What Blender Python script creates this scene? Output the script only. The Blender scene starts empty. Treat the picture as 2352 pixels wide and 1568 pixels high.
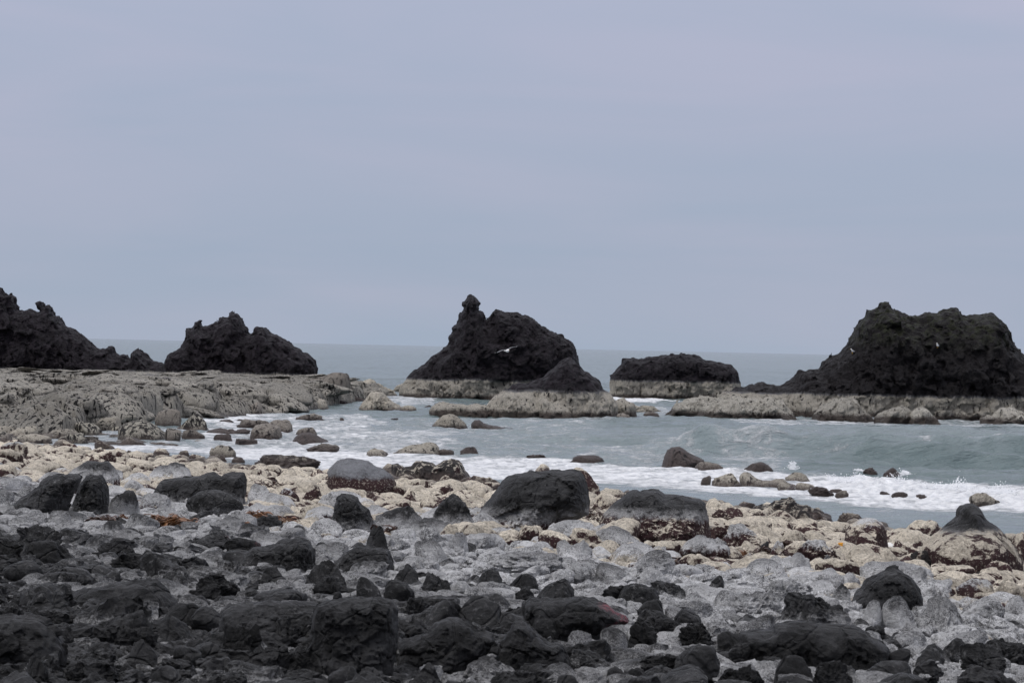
import bpy, math, random
import numpy as np
from mathutils import Vector, Matrix, Euler
from mathutils.bvhtree import BVHTree

random.seed(7); RNG = np.random.RandomState(11)
SC = bpy.context.scene
COL = SC.collection

# ------------------------------------------------------------------ camera, sky, sun, exposure
EYE = 5.0                     # metres above the water
FPX = 100.0 / 36.0 * 2352.0   # focal length in pixels of a 2352 px wide picture
ROLL, PITCH = 0.0216, 0.0021
cam_data = bpy.data.cameras.new('camera'); cam = bpy.data.objects.new('camera', cam_data); COL.objects.link(cam)
cam_data.lens = 100; cam_data.sensor_width = 36; cam_data.clip_start = 0.5; cam_data.clip_end = 60000
cam.matrix_world = Matrix.Translation((0, 0, EYE)) @ Matrix.Rotation(math.pi/2 + PITCH, 4, 'X') @ Matrix.Rotation(ROLL, 4, 'Z')
cam_data.dof.use_dof = True; cam_data.dof.focus_distance = 110.0; cam_data.dof.aperture_fstop = 11
SC.camera = cam
CAMR = np.array(cam.matrix_world.to_3x3())

SUN_EL, SUN_AZ = math.radians(56), math.radians(-125)      # behind the cloud, high on the left
world = bpy.data.worlds.new('World'); SC.world = world; world.use_nodes = True
wn, wl = world.node_tree.nodes, world.node_tree.links
bg = wn['Background']
sky = wn.new('ShaderNodeTexSky'); sky.sky_type = 'NISHITA'; sky.sun_disc = False
sky.sun_elevation = SUN_EL; sky.sun_rotation = SUN_AZ; sky.air_density = 1.0; sky.dust_density = 3.0
tc = wn.new('ShaderNodeTexCoord')
sep = wn.new('ShaderNodeSeparateXYZ'); wl.new(tc.outputs['Generated'], sep.inputs[0])
# overcast: cloud layer that brightens slowly towards the zenith
rmp = wn.new('ShaderNodeValToRGB'); wl.new(sep.outputs['Z'], rmp.inputs[0])
els = rmp.color_ramp.elements
SKYC = [(0.0, (4.02, 4.62, 5.74)), (0.03, (3.92, 4.52, 5.74)), (0.08, (4.13, 4.60, 5.93)), (0.13, (4.44, 4.80, 6.18)), (0.45, (7.9, 8.1, 9.0)), (1.0, (12.4, 12.6, 13.4))]
while len(els) < len(SKYC): els.new(0.5)
for e, (p, c) in zip(els, SKYC): e.position = p; e.color = (*c, 1)
mp = wn.new('ShaderNodeMapping'); mp.inputs['Scale'].default_value = (3.4, 3.4, 22.0); mp.inputs['Rotation'].default_value = (0.0, 0.16, 0.0); wl.new(tc.outputs['Generated'], mp.inputs[0])
cn = wn.new('ShaderNodeTexNoise'); cn.inputs['Scale'].default_value = 1.6; cn.inputs['Detail'].default_value = 5; cn.inputs['Roughness'].default_value = 0.5; cn.inputs['Distortion'].default_value = .5
wl.new(mp.outputs[0], cn.inputs['Vector'])
cr = wn.new('ShaderNodeValToRGB'); wl.new(cn.outputs[0], cr.inputs[0])
cr.color_ramp.elements[0].position = 0.32; cr.color_ramp.elements[0].color = (0.945, 0.975, 0.985, 1)
cr.color_ramp.elements[1].position = 0.68; cr.color_ramp.elements[1].color = (1.07, 1.02, 1.02, 1)
mul = wn.new('ShaderNodeMixRGB'); mul.blend_type = 'MULTIPLY'; mul.inputs[0].default_value = 1
wl.new(rmp.outputs[0], mul.inputs[1]); wl.new(cr.outputs[0], mul.inputs[2])
mx = wn.new('ShaderNodeMixRGB'); mx.inputs[0].default_value = 0.93
wl.new(sky.outputs[0], mx.inputs[1]); wl.new(mul.outputs[0], mx.inputs[2])
wl.new(mx.outputs[0], bg.inputs[0]); bg.inputs['Strength'].default_value = 0.1

sun_d = bpy.data.lights.new('sun', 'SUN'); sun = bpy.data.objects.new('sun', sun_d); COL.objects.link(sun)
sun_d.energy = 1.5; sun_d.angle = math.radians(20); sun_d.color = (1.0, 0.97, 0.93)
sd = Vector((math.sin(SUN_AZ)*math.cos(SUN_EL), math.cos(SUN_AZ)*math.cos(SUN_EL), math.sin(SUN_EL)))
sun.rotation_euler = sd.to_track_quat('Z', 'Y').to_euler()
vs = SC.view_settings; vs.view_transform = 'Standard'; vs.look = 'None'; vs.exposure = 0.0; vs.gamma = 1; vs.use_curve_mapping = False

# ------------------------------------------------------------------ helpers
_pr = np.random.RandomState(5)
PERM = np.concatenate([_pr.permutation(256)]*2)
_g = _pr.normal(size=(256, 3)); GRAD = _g/np.linalg.norm(_g, axis=1, keepdims=True)

def pnoise(p, seed=0):
    p = np.asarray(p, float) + seed*17.31
    i = np.floor(p).astype(np.int64); f = p - i
    u = f*f*f*(f*(f*6-15)+10)
    ix, iy, iz = i[..., 0] & 255, i[..., 1] & 255, i[..., 2] & 255
    out = 0
    for dx in (0, 1):
        wx = u[..., 0] if dx else 1-u[..., 0]; a = PERM[(ix+dx) & 255]
        for dy in (0, 1):
            wy = u[..., 1] if dy else 1-u[..., 1]; b = PERM[(a+iy+dy) & 255]
            for dz in (0, 1):
                wz = u[..., 2] if dz else 1-u[..., 2]
                g = GRAD[PERM[(b+iz+dz) & 255]]
                dot = g[..., 0]*(f[..., 0]-dx)+g[..., 1]*(f[..., 1]-dy)+g[..., 2]*(f[..., 2]-dz)
                out = out + wx*wy*wz*dot
    return out*1.5

def fbm(p, oct=4, seed=0, gain=0.5, ridged=False):
    t = 0; a = 1.0; s = 1.0
    for k in range(oct):
        n = pnoise(p*s, seed+k*3.7)
        if ridged: n = 0.5-np.abs(n)*1.6
        t = t + a*n; a *= gain; s *= 2.07
    return t

def cells(p, seed=0):
    """scattered feature points: nearest distance, second nearest, random direction of the nearest, offset from it"""
    p = np.asarray(p, float); i = np.floor(p).astype(np.int64); n = p.shape[:-1]
    d1 = np.full(n, 9.0); d2 = d1.copy(); hid = np.zeros(n, np.int64); off = np.zeros(p.shape)
    for dx in (-1, 0, 1):
        for dy in (-1, 0, 1):
            for dz in (-1, 0, 1):
                c = i+np.array([dx, dy, dz])
                h = PERM[(PERM[(PERM[(c[..., 0]+seed) & 255]+c[..., 1]) & 255]+c[..., 2]) & 255]
                o = p-(c+0.5+GRAD[h]*0.42); d = np.sqrt((o**2).sum(-1)); m_ = d < d1
                d2 = np.minimum(d2, np.maximum(d, d1)); hid = np.where(m_, h, hid); off = np.where(m_[..., None], o, off); d1 = np.where(m_, d, d1)
    return d1, d2, GRAD[(hid*7+13) & 255], off
def facets(p, size, seed, depth=.30, tilt=.45, crack=.10, cw=.06):
    """broken rock: every cell its own tilted plane, joints between the cells"""
    d1, d2, g, off = cells(p/size, seed)
    return size*(depth*g[..., 0]*.5+tilt*(g*off).sum(-1)-crack*np.exp(-((d2-d1)/cw)**2))

CROPS = {0: (0, 0, 1), 1: (0, 628.2, .34188), 2: (753.8, 628.2, .34188), 3: (1547.9, 628.2, .34188),
         4: (0, 1005.1, .35897), 5: (753.8, 1005.1, .35897), 6: (1547.9, 1005.1, .35897)}
def P(c, x, y): o = CROPS[c]; return o[0]+x*o[2], o[1]+y*o[2]
def ray(px, py):
    d = CAMR @ np.array([px-1176.0, 784.0-py, -FPX]); return d/d[1]
def at_depth(px, py, D): r = ray(px, py); return r[0]*D, EYE+r[2]*D
def project(X, Y, Z):
    v = np.stack([X, Y, Z-EYE], -1) @ CAMR
    return 1176+FPX*v[..., 0]/-v[..., 2], 784-FPX*v[..., 1]/-v[..., 2]

_sx = np.array([-300, -60, -40, -26, -14.4, -8.5, -1.3, 4.3, 7.6, 10.2, 15, 40, 300.])
_sy = np.array([230, 178, 148, 134, 119, 109, 101, 96, 89, 81, 76, 62, 25.])
def shore(X): return np.interp(X, _sx, _sy)
def terrain(X, Y):
    X = np.asarray(X, float); Y = np.asarray(Y, float)
    s = shore(X)-Y
    z = np.interp(s, [-300, -60, -20, 0, 18, 34, 51, 61, 71, 86, 120, 400], [-6, -1.8, -.7, -.06, .40, .98, 1.58, 1.80, 1.98, 2.15, 2.5, 4])
    n = fbm(np.stack([X*.22, Y*.22, X*0+3.1], -1), 2, 4)
    return z-0.012*np.clip(X, -30, 30)*np.clip(s/40, 0, 1)+0.10*n
def at_ground(px, py, lo=16., hi=420.):
    r = ray(px, py); D = np.arange(lo, hi, 0.25)
    g = terrain(r[0]*D, D); g = np.maximum(np.where(g > .1, g+np.interp(g, [.1, .5, 1.5, 2.0], [.06, .20, .17, .10]), g), 0.0)   # the visible foot of a boulder stands on the layer of stones
    k = np.argmax(EYE+r[2]*D < g)
    if k == 0: k = len(D)-1
    return float(r[0]*D[k]), float(D[k]), float(g[k])

def tag(o, label=None, cat=None, group=None, kind=None):
    if label: o['label'] = label
    if cat: o['category'] = cat
    if group: o['group'] = group
    if kind: o['kind'] = kind
    return o
def mesh_np(name, V, F, mat=None, smooth=True, attr=None):
    me = bpy.data.meshes.new(name); V = np.ascontiguousarray(V, dtype=np.float32); F = np.ascontiguousarray(F, dtype=np.int32)
    n = F.shape[1]
    me.vertices.add(len(V)); me.vertices.foreach_set('co', V.ravel())
    me.loops.add(F.size); me.loops.foreach_set('vertex_index', F.ravel())
    me.polygons.add(len(F)); me.polygons.foreach_set('loop_start', np.arange(len(F), dtype=np.int32)*n)
    me.update(calc_edges=True); me.validate()
    if attr:
        for k, v in attr.items():
            a = me.attributes.new(k, 'FLOAT', 'POINT'); a.data.foreach_set('value', np.ascontiguousarray(v, dtype=np.float32))
    me.polygons.foreach_set('use_smooth', np.full(len(me.polygons), smooth)); 
    if mat: me.materials.append(mat)
    return me
def link(name, me, parent=None):
    o = bpy.data.objects.new(name, me); COL.objects.link(o)
    if parent: o.parent = parent
    return o
def grid_faces(nx, ny):
    i = np.arange((nx-1)*(ny-1)); a = (i//(ny-1))*ny+i % (ny-1)
    return np.stack([a, a+ny, a+ny+1, a+1], -1)

# ------------------------------------------------------------------ node helper
class NT:
    def __init__(s, mat): s.n = mat.node_tree.nodes; s.l = mat.node_tree.links
    def add(s, t, ins=(), **kw):
        nd = s.n.new(t)
        for k, v in kw.items(): setattr(nd, k, v)
        for k, v in (ins.items() if isinstance(ins, dict) else enumerate(ins)):
            if v is None: continue
            if hasattr(v, 'links') or isinstance(v, bpy.types.NodeSocket): s.l.new(v, nd.inputs[k])
            else: nd.inputs[k].default_value = v
        return nd
    def math(s, op, a, b=None, c=None, clamp=False):
        return s.add('ShaderNodeMath', [a, b, c], operation=op, use_clamp=clamp).outputs[0]
    def mix(s, f, a, b, bt='MIX'):
        f4 = lambda c: (*c, 1) if isinstance(c, tuple) and len(c) == 3 else c
        return s.add('ShaderNodeMixRGB', [f, f4(a), f4(b)], blend_type=bt).outputs[0]
    def step(s, v, a, b):
        return s.add('ShaderNodeMapRange', {0: v, 1: a, 2: b, 3: 0.0, 4: 1.0}, interpolation_type='SMOOTHSTEP').outputs[0]
    def noise(s, vec, scale, detail=4, rough=0.55, dist=0.0):
        return s.add('ShaderNodeTexNoise', {'Vector': vec, 'Scale': scale, 'Detail': detail, 'Roughness': rough, 'Distortion': dist}).outputs[0]
    def mapping(s, vec, scale=(1, 1, 1), rot=(0, 0, 0)):
        return s.add('ShaderNodeMapping', {'Vector': vec, 'Scale': scale, 'Rotation': rot}).outputs[0]

def new_mat(name):
    m = bpy.data.materials.new(name); m.use_nodes = True
    return m, NT(m), m.node_tree.nodes['Principled BSDF']

CREAM = (0.84, 0.76, 0.635); PALE = (0.80, 0.80, 0.81); MAROON = (0.060, 0.030, 0.032)
_mats = {}
def rock_mat(name, shift=0.0, cream=CREAM, speck=(0.17, 0.135, 0.10), pale=PALE, palelow=(0.12, 0.12, 0.124), dark=(0.009, 0.009, 0.0095), dark2=(0.046, 0.046, 0.048),
             maroon=0.35, streak=0.0, wetz=0.25, wetc=(0.055, 0.042, 0.038), tex=1.0, bump=0.045, moss=0.0, pink=0.0, zgrey=1.72, zdark=2.07, soft=0.055, own=.16, dust=0.85, gloss=0.78, specks=0.5, zonenoise=1.0, crackc=.55):
    if name in _mats: return _mats[name]
    m, t, b = new_mat(name); _mats[name] = m
    geo = t.add('ShaderNodeNewGeometry'); pos = geo.outputs['Position']; nrm = geo.outputs['Normal']
    sp = t.add('ShaderNodeSeparateXYZ', [pos]); z = sp.outputs[2]
    nz = t.add('ShaderNodeSeparateXYZ', [nrm]).outputs[2]
    info = t.add('ShaderNodeObjectInfo').outputs['Random']
    big = t.noise(pos, 0.35*tex, 2)
    mid = t.noise(pos, 2.3*tex, 6, 0.62)
    fine = t.noise(pos, 17*tex, 8, 0.74)
    drip = t.noise(t.mapping(pos, (7*tex, 7*tex, .55*tex)), 1.0, 3)
    zz = t.math('ADD', z, -shift)
    jit = t.math('ADD', t.math('MULTIPLY_ADD', big, .42*zonenoise, -.21*zonenoise), t.math('ADD', t.math('MULTIPLY', t.math('MULTIPLY_ADD', drip, .40*zonenoise, -.20*zonenoise), t.math('SUBTRACT', 1.0, t.math('ABSOLUTE', nz))), t.math('MULTIPLY_ADD', mid, .3*zonenoise, -.15*zonenoise)))
    zz = t.math('ADD', zz, jit)
    zz = t.math('ADD', zz, t.math('MULTIPLY_ADD', fine, .5*zonenoise, -.25*zonenoise))
    if own: zz = t.math('ADD', zz, t.math('MULTIPLY_ADD', info, own, -own/2))
    fdark = t.step(zz, zdark-soft, zdark+soft)
    fgrey = t.step(zz, zgrey-.05, zgrey+.07)
    # dark basalt
    cdark = t.mix(t.step(mid, .35, .7), dark, dark2)
    if dust: # salt dust caught on rough ledges
        du = t.math('MULTIPLY', t.step(fine, .52, .70), t.step(big, .35, .65))
        cdark = t.mix(t.math('MULTIPLY', du, dust*.55), cdark, (0.33, 0.33, 0.335))
    if moss:
        cdark = t.mix(t.math('MULTIPLY', t.math('MULTIPLY', t.step(z, 4.8, 7.2), t.step(mid, .42, .62)), moss), cdark, (0.042, 0.050, 0.020))
    if pink:
        gx_ = t.add('ShaderNodeSeparateXYZ', [t.add('ShaderNodeTexCoord').outputs['Generated']]).outputs[0]
        pk = t.math('MULTIPLY', t.math('MULTIPLY', t.step(t.math('MULTIPLY_ADD', mid, 2.0, gx_), 1.86, 2.10), t.step(fine, .40, .56)), pink)
        cdark = t.mix(t.math('MULTIPLY', pk, .8), cdark, (0.24, 0.055, 0.075))
    # pale lichen / salt crust
    g1 = t.step(fine, .40, .60); g2 = t.step(mid, .34, .60)
    gr = t.noise(pos, 70*tex, 3, .8)
    gs = t.step(t.math('ADD', t.math('MULTIPLY', gr, .5), t.math('ADD', t.math('MULTIPLY', fine, .35), t.math('MULTIPLY', mid, .35))), .505, .645)
    cg = t.mix(gs, palelow, pale)
    cg = t.mix(t.math('MULTIPLY', t.step(zz, zdark-.30, zdark+.02), .78), cg, t.mix(gs, (.035, .035, .036), (.20, .20, .205)))
    # barnacles
    k1 = t.step(t.noise(pos, 38*tex, 4, .8), specks-.12, specks+.04)
    k2 = t.step(fine, .40, .54)
    cb = t.mix(t.math('MULTIPLY_ADD', t.math('ADD', k1, k2), .40, .20), speck, cream)
    cb = t.mix(t.step(fine, .385, .33), cb, tuple(.45*x for x in speck))
    cb = t.mix(t.math('MULTIPLY', t.step(mid, .50, .66), .35), cb, tuple(.62*x for x in cream))
    if maroon:
        side = t.math('MULTIPLY_ADD', nz, -.28, .28)
        mm = t.math('ADD', t.noise(pos, 1.9*tex, 6, .66, .6), t.math('MULTIPLY', side, .95))
        lowm = 0.745-.28*maroon
        cb = t.mix(t.math('MULTIPLY', t.step(mm, lowm, lowm+.05), t.math('SUBTRACT', 1.0, t.math('MULTIPLY', t.step(fine, .55, .62), .7))), cb, MAROON)
    if crackc:
        ck = t.math('MULTIPLY', t.math('SUBTRACT', 1.0, t.step(t.noise(t.mapping(pos, (1.6, 1.6, .8), (.3, .6, .2)), 2.2*tex, 7, .7, 1.2), .34, .47)), crackc)
        cb = t.mix(ck, cb, tuple(.35*x for x in speck)); cg = t.mix(t.math('MULTIPLY', ck, .6), cg, (0.05, 0.048, 0.05))
    if streak:
        st = t.noise(t.mapping(pos, (5.5*tex, 5.5*tex, 1.3*tex), (0.0, 0.75, 0.3)), 1.0, 4, .6, .5)
        cb = t.mix(t.step(st, .60-.13*streak, .66-.13*streak), cb, (0.030, 0.027, 0.027))
        cg = t.mix(t.math('MULTIPLY', t.step(st, .60-.13*streak, .66-.13*streak), .8), cg, (0.035, 0.033, 0.034))
    c = t.mix(fgrey, cb, cg); c = t.mix(fdark, c, cdark)
    wet = t.step(t.math('ADD', zz, shift), wetz+.28, wetz-.08) if wetz is not None else None
    if wet is not None: c = t.mix(t.math('MULTIPLY', wet, .9), c, t.mix(mid, wetc, tuple(x*1.7 for x in wetc)))
    bv = t.math('MULTIPLY_ADD', info, .36, .82)
    c = t.mix(1.0, c, t.add('ShaderNodeCombineXYZ', [bv, bv, bv]).outputs[0], 'MULTIPLY')
    t.l.new(c, b.inputs['Base Color'])
    ro = t.math('MULTIPLY_ADD', fine, .2, gloss-.15)
    ro = t.math('MULTIPLY_ADD', fdark, -.20, ro)
    if wet is not None: ro = t.math('MULTIPLY_ADD', wet, -.4, ro)
    t.l.new(ro, b.inputs['Roughness']); b.inputs['Specular IOR Level'].default_value = .2
    h = t.math('ADD', t.math('MULTIPLY', fine, 1.5), t.math('MULTIPLY', mid, 2.4))
    vo = t.add('ShaderNodeTexVoronoi', {'Vector': t.add('ShaderNodeMixRGB', [.22, pos, t.add('ShaderNodeTexNoise', {'Vector': pos, 'Scale': 2.0*tex}).outputs[1]]).outputs[0], 'Scale': 3.2*tex}, feature='DISTANCE_TO_EDGE').outputs['Distance']
    h = t.math('ADD', h, t.math('MULTIPLY', t.step(vo, 0.0, .06), t.math('MULTIPLY_ADD', fdark, .6, .25)))
    h = t.math('ADD', h, t.math('MULTIPLY', k1, t.math('MULTIPLY', t.math('SUBTRACT', 1.0, fdark), .35)))
    bp = t.add('ShaderNodeBump', {'Strength': 1.0, 'Distance': bump, 'Height': h})
    t.l.new(bp.outputs[0], b.inputs['Normal'])
    return m

M_SHORE = rock_mat('shore_rock', maroon=.32)
M_BIG = rock_mat('largest_boulder_rock', own=0, shift=-.10, maroon=.5, zgrey=1.80, wetz=None, zonenoise=.7)
M_HERO = rock_mat('banded_rock', own=0, shift=-.05, maroon=.35, zgrey=1.74)
M_KNOB = rock_mat('knob_rock', own=0, shift=-.20, maroon=.55, zgrey=2.02, wetz=None, zonenoise=.6)
M_DARK = rock_mat('charcoal_rock', shift=-.2)
M_CHAR = rock_mat('dusty_charcoal_rock', shift=-.06)
M_BLACK = rock_mat('black_rock', shift=-1.2, dust=.15)
M_GREY = rock_mat('salt_crusted_rock', shift=.0, zgrey=1.2, zdark=2.15)
M_MAROON = rock_mat('algae_rock', maroon=.62)
M_BAND = rock_mat('three_banded_rock', own=0, shift=.08, maroon=.70, zgrey=1.90, zonenoise=.7)
M_DOME = rock_mat('grey_domed_rock', own=0, maroon=1.05, zgrey=1.50, zdark=9.0, pale=(.30, .31, .335), palelow=(.13, .13, .14), zonenoise=.5)
M_STREAK = rock_mat('streaked_rock', streak=1.35, cream=(.5, .46, .39), maroon=.3)
M_PINK = rock_mat('pink_stained_rock', shift=-.4, pink=1.0)
M_CREAM = rock_mat('barnacle_rock', shift=.8, maroon=.32)
M_SEA = rock_mat('sea_washed_rock', shift=1.0, cream=(.33, .30, .265), speck=(.085, .07, .06), maroon=0, wetz=.25, wetc=(.05, .038, .035), specks=.56, tex=.8, streak=.35)
M_SEAPALE = rock_mat('pale_sea_washed_rock', shift=1.0, cream=(.50, .46, .39), speck=(.10, .085, .07), maroon=0, wetz=.1, wetc=(.05, .038, .035), specks=.52, tex=.8, streak=.3)
M_SEADARK = rock_mat('wet_brown_rock', shift=1.0, cream=(.11, .09, .085), speck=(.05, .04, .038), maroon=0, wetz=.1, gloss=.6, specks=.55, streak=.2)
M_SEASTREAK = rock_mat('streaked_sea_rock', shift=1.0, cream=(.50, .47, .40), speck=(.09, .075, .06), maroon=0, wetz=.1, streak=1.0)
STK = dict(crackc=.65, own=0, maroon=0, tex=.8, bump=.2, dust=.2, zgrey=1.83, zdark=1.98, soft=.07, cream=(.76, .71, .62), speck=(.27, .24, .20), wetz=.42, streak=.10, specks=.54, zonenoise=1.15,
           pale=(.30, .29, .32), palelow=(.10, .095, .105))
M_STACK = rock_mat('stack_rock', dark=(.011, .009, .012), dark2=(.029, .023, .030), **STK)
M_STACKMOSS = rock_mat('mossy_stack_rock', dark=(.015, .0125, .014), dark2=(.027, .024, .027), moss=.55, **STK)
M_REEF = rock_mat('reef_rock', dark=(.035, .029, .030), dark2=(.06, .052, .055), **{**STK, 'streak': .62, 'zgrey': 2.5, 'zdark': 2.9, 'crackc': .75, 'bump': .3, 'tex': .8, 'cream': (.82, .775, .69), 'wetz': .12})

M_REEF2 = rock_mat('pale_reef_rock', dark=(.035, .029, .030), dark2=(.06, .052, .055), **{**STK, 'streak': .35, 'zgrey': 2.5, 'zdark': 2.9, 'crackc': .75, 'bump': .3, 'tex': .8, 'cream': (.80, .76, .68), 'wetz': .12})

# ------------------------------------------------------------------ sea
def sea_height(X, Y):
    D = Y
    s = shore(X)-Y
    damp = np.clip((-s-1)/26, 0.12, 1)*np.clip((2500-D)/1500, 0, 1)
    z0 = X*0
    q = lambda fx, fy, k: np.stack([X*fx+Y*fx*.15, Y*fy, z0+k], -1)
    h = .24*pnoise(q(.07, .16, .3))+.20*fbm(q(.26, .55, 4.), 3, 2, ridged=True)+.08*pnoise(q(.9, 1.7, 9.))+.04*pnoise(q(2.2, 2.4, 2.))
    h = h*damp
    # swell lifting behind the right-hand rocks
    for (xa, ya, xb, yb, a, w) in ((9.5, 141, 25, 137, 1.15, 1.6), (17, 131, 38, 127, .8, 1.5), (-2, 152, 12, 148, .3, 2.0), (12, 165, 40, 160, .4, 2.5), (-4, 185, 30, 180, .35, 2.5)):
        yc = np.interp(X, [xa, xb], [ya, yb])+1.2*pnoise(np.stack([X*.15, z0+ya, z0], -1))
        e = np.clip((X-xa)/3+1, 0, 1)*np.clip((xb-X)/4+1, 0, 1)
        dd = (Y-yc)/w; dd = np.where(dd < 0, dd*1.35, dd*.55)
        am = 1+.5*pnoise(np.stack([X*.45, z0+ya*.1, z0], -1))
        h = h+a*e*am*np.exp(-dd*dd)
    # broken bore in front of them
    xb = np.array([8.5, 11, 14, 17.5, 30, 60]); yb = np.array([107, 106, 103.5, 97.5, 84, 60.])
    yc = np.interp(X, xb, yb)+.7*pnoise(np.stack([X*.5, z0+5, z0], -1)); e = np.clip((X-10.6)/2.5, 0, 1)
    dd = yc-Y
    prof = np.where(dd < 0, np.exp(-(dd/.8)**2), np.exp(-(dd/4.5)**2))
    rough = 1+.7*fbm(np.stack([X*1.4, Y*1.2, z0+2], -1), 3, 6)
    h = h+.40*e*prof*rough
    return h
def foam_map(X, Y):
    px, py = project(X, Y, X*0)
    z0 = X*0; px = px+70*pnoise(np.stack([X*.30, Y*.10, z0+3], -1))+22*pnoise(np.stack([X*1.3, Y*.5, z0+5], -1)); py = py+7*pnoise(np.stack([X*.22, Y*.07, z0+8], -1))+3*pnoise(np.stack([X*.9, Y*.3, z0+1], -1))
    F = np.zeros_like(px)
    top = np.interp(px, [380, 480, 700, 1000, 1400, 1700, 1850, 2050, 2352], [1020, 1022, 1030, 1048, 1062, 1086, 1094, 1102, 1124])
    bot = np.interp(px, [380, 480, 700, 1050, 1400, 1600, 1800, 2000, 2352], [1040, 1050, 1078, 1100, 1112, 1132, 1150, 1166, 1184])
    u = np.minimum((py-top)/7, (bot-py)/12); F = np.maximum(F, np.clip(u+.3, 0, 1)*.84)
    # streaky film between the wash and the beach
    F = np.maximum(F, np.where(py > bot-5, .40-.22*np.clip((py-bot)/40, 0, 1), 0))
    def reg(x0, x1, y0, y1, s, sx=40, sy=6):
        nonlocal F
        u = np.clip((px-x0)/sx, 0, 1)*np.clip((x1-px)/sx, 0, 1)*np.clip((py-y0)/sy, 0, 1)*np.clip((y1-py)/sy, 0, 1)
        F = np.maximum(F, u*s)
    reg(30, 480, 985, 1045, .50); reg(430, 900, 950, 1000, .60); reg(430, 1060, 985, 1045, .62); reg(850, 1400, 960, 1055, .40)
    reg(1300, 1620, 1020, 1070, .48); reg(1590, 1860, 1030, 1096, .52, 70); reg(440, 620, 952, 985, .75); reg(880, 1010, 905, 942, .60, 15)
    reg(780, 860, 900, 925, .7, 12); reg(1395, 1530, 906, 930, .85, 12, 3); reg(1440, 1560, 930, 962, .5, 20); reg(1180, 1420, 955, 972, .5, 20, 3)
    reg(1690, 1860, 962, 985, .55, 15, 4); reg(1840, 2100, 956, 982, .55, 25, 4); reg(2100, 2352+200, 958, 985, .5, 25, 5)
    reg(1815, 1900, 1028, 1042, .75, 25, 3); reg(1915, 1995, 1030, 1038, .55, 20, 3); reg(2085, 2175, 1046, 1055, .62, 30, 3); reg(2205, 2355, 1049, 1058, .6, 40, 3)
    reg(1000, 2600, 985, 1060, .25)
    # the bore itself
    xb = np.array([8.5, 11, 14, 17.5, 30, 60]); yb = np.array([107, 106, 103.5, 97.5, 84, 60.])
    dd = np.interp(X, xb, yb)+.9-Y
    F = np.maximum(F, np.clip((X-10.2)/2.5, 0, 1)*np.clip(dd/.8, 0, 1)*np.clip((11-dd)/5, 0, 1)*1.05)
    F = np.where((Y > 380) | (Y < 60), 0, F)
    return F
xs = np.concatenate([[-40000, -8000, -2000, -600, -250, -120, -85], np.arange(-66, 66.01, .26), [85, 120, 250, 600, 2000, 8000, 40000]])
ys = [-400., -50., 20., 60.]; y = 72.
while y < 420: ys.append(y); y += 0.17+max(0, (y-110))*.0032
while y < 1500: ys.append(y); y *= 1.012
ys = np.array(ys+[1600, 2000, 3000, 5000, 9000, 16000, 40000])
GX, GY = np.meshgrid(xs, ys, indexing='ij')
GZ = sea_height(GX, GY); GZ = np.where((np.abs(GX) > 84) | (GY < 62), 0, GZ); FO = foam_map(GX, GY)
FO = np.clip(FO, 0, 1.1)
GZ = GZ + np.where(FO > .6, .05*fbm(np.stack([GX*2.2, GY*2.0, GX*0+7], -1), 2, 8), 0)
m, t, b = new_mat('sea_water')
geo = t.add('ShaderNodeNewGeometry'); pos = geo.outputs['Position']
fa = t.add('ShaderNodeAttribute', attribute_name='foam').outputs['Fac']
n1 = t.noise(t.mapping(pos, (.55, 1.0, .8)), 1.0, 9, .66, .9)
n2 = t.noise(t.mapping(pos, (3.2, 3.2, 3.2)), 1.0, 6, .7, .4)
vn = t.add('ShaderNodeMixRGB', [.12, t.mapping(pos, (.9, 1.3, 1.0)), t.add('ShaderNodeTexNoise', {'Vector': pos, 'Scale': .9, 'Detail': 3.0}).outputs[1]]).outputs[0]
lace = t.step(t.add('ShaderNodeTexVoronoi', {'Vector': vn, 'Scale': 1.1}, feature='DISTANCE_TO_EDGE').outputs['Distance'], .16, .0)
nn = t.math('ADD', t.math('MULTIPLY', n1, .69), t.math('ADD', t.math('MULTIPLY', n2, .26), t.math('MULTIPLY', lace, .045)))
th = t.math('SUBTRACT', .78, t.math('MULTIPLY', fa, .50))
foam = t.step(t.math('SUBTRACT', nn, th), -.11, .15)
foam = t.math('MULTIPLY', foam, t.step(fa, .03, .2))
film = t.math('MULTIPLY', fa, .55)
wc = t.mix(t.noise(pos, .03, 3), (.085, .124, .130), (.150, .190, .197))
wc = t.mix(film, wc, (.42, .46, .50))
fc = t.mix(t.step(n2, .3, .62), (.60, .62, .66), (.86, .87, .89))
t.l.new(t.mix(foam, wc, fc), b.inputs['Base Color'])
t.l.new(t.math('MULTIPLY_ADD', foam, .55, .16), b.inputs['Roughness']); b.inputs['IOR'].default_value = 1.33
w1 = t.noise(t.mapping(pos, (.45, 1.1, 1)), 1.3, 6, .62, .3); w2 = t.noise(t.mapping(pos, (.06, .16, .1)), 1.0, 6, .6)
hh = t.math('ADD', t.math('MULTIPLY', w1, .55), t.math('MULTIPLY', w2, 2.2))
hh = t.math('ADD', hh, t.math('MULTIPLY', foam, t.math('MULTIPLY_ADD', n2, .25, .04)))
t.l.new(t.add('ShaderNodeBump', {'Strength': 1.0, 'Distance': .9, 'Height': hh}).outputs[0], b.inputs['Normal'])
V = np.stack([GX, GY, GZ], -1).reshape(-1, 3)
sea = link('sea', mesh_np('sea', V, grid_faces(len(xs), len(ys)), m, attr={'foam': FO.ravel()})); tag(sea, 'grey green sea with white foam breaking towards the boulder beach', kind='structure')

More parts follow.
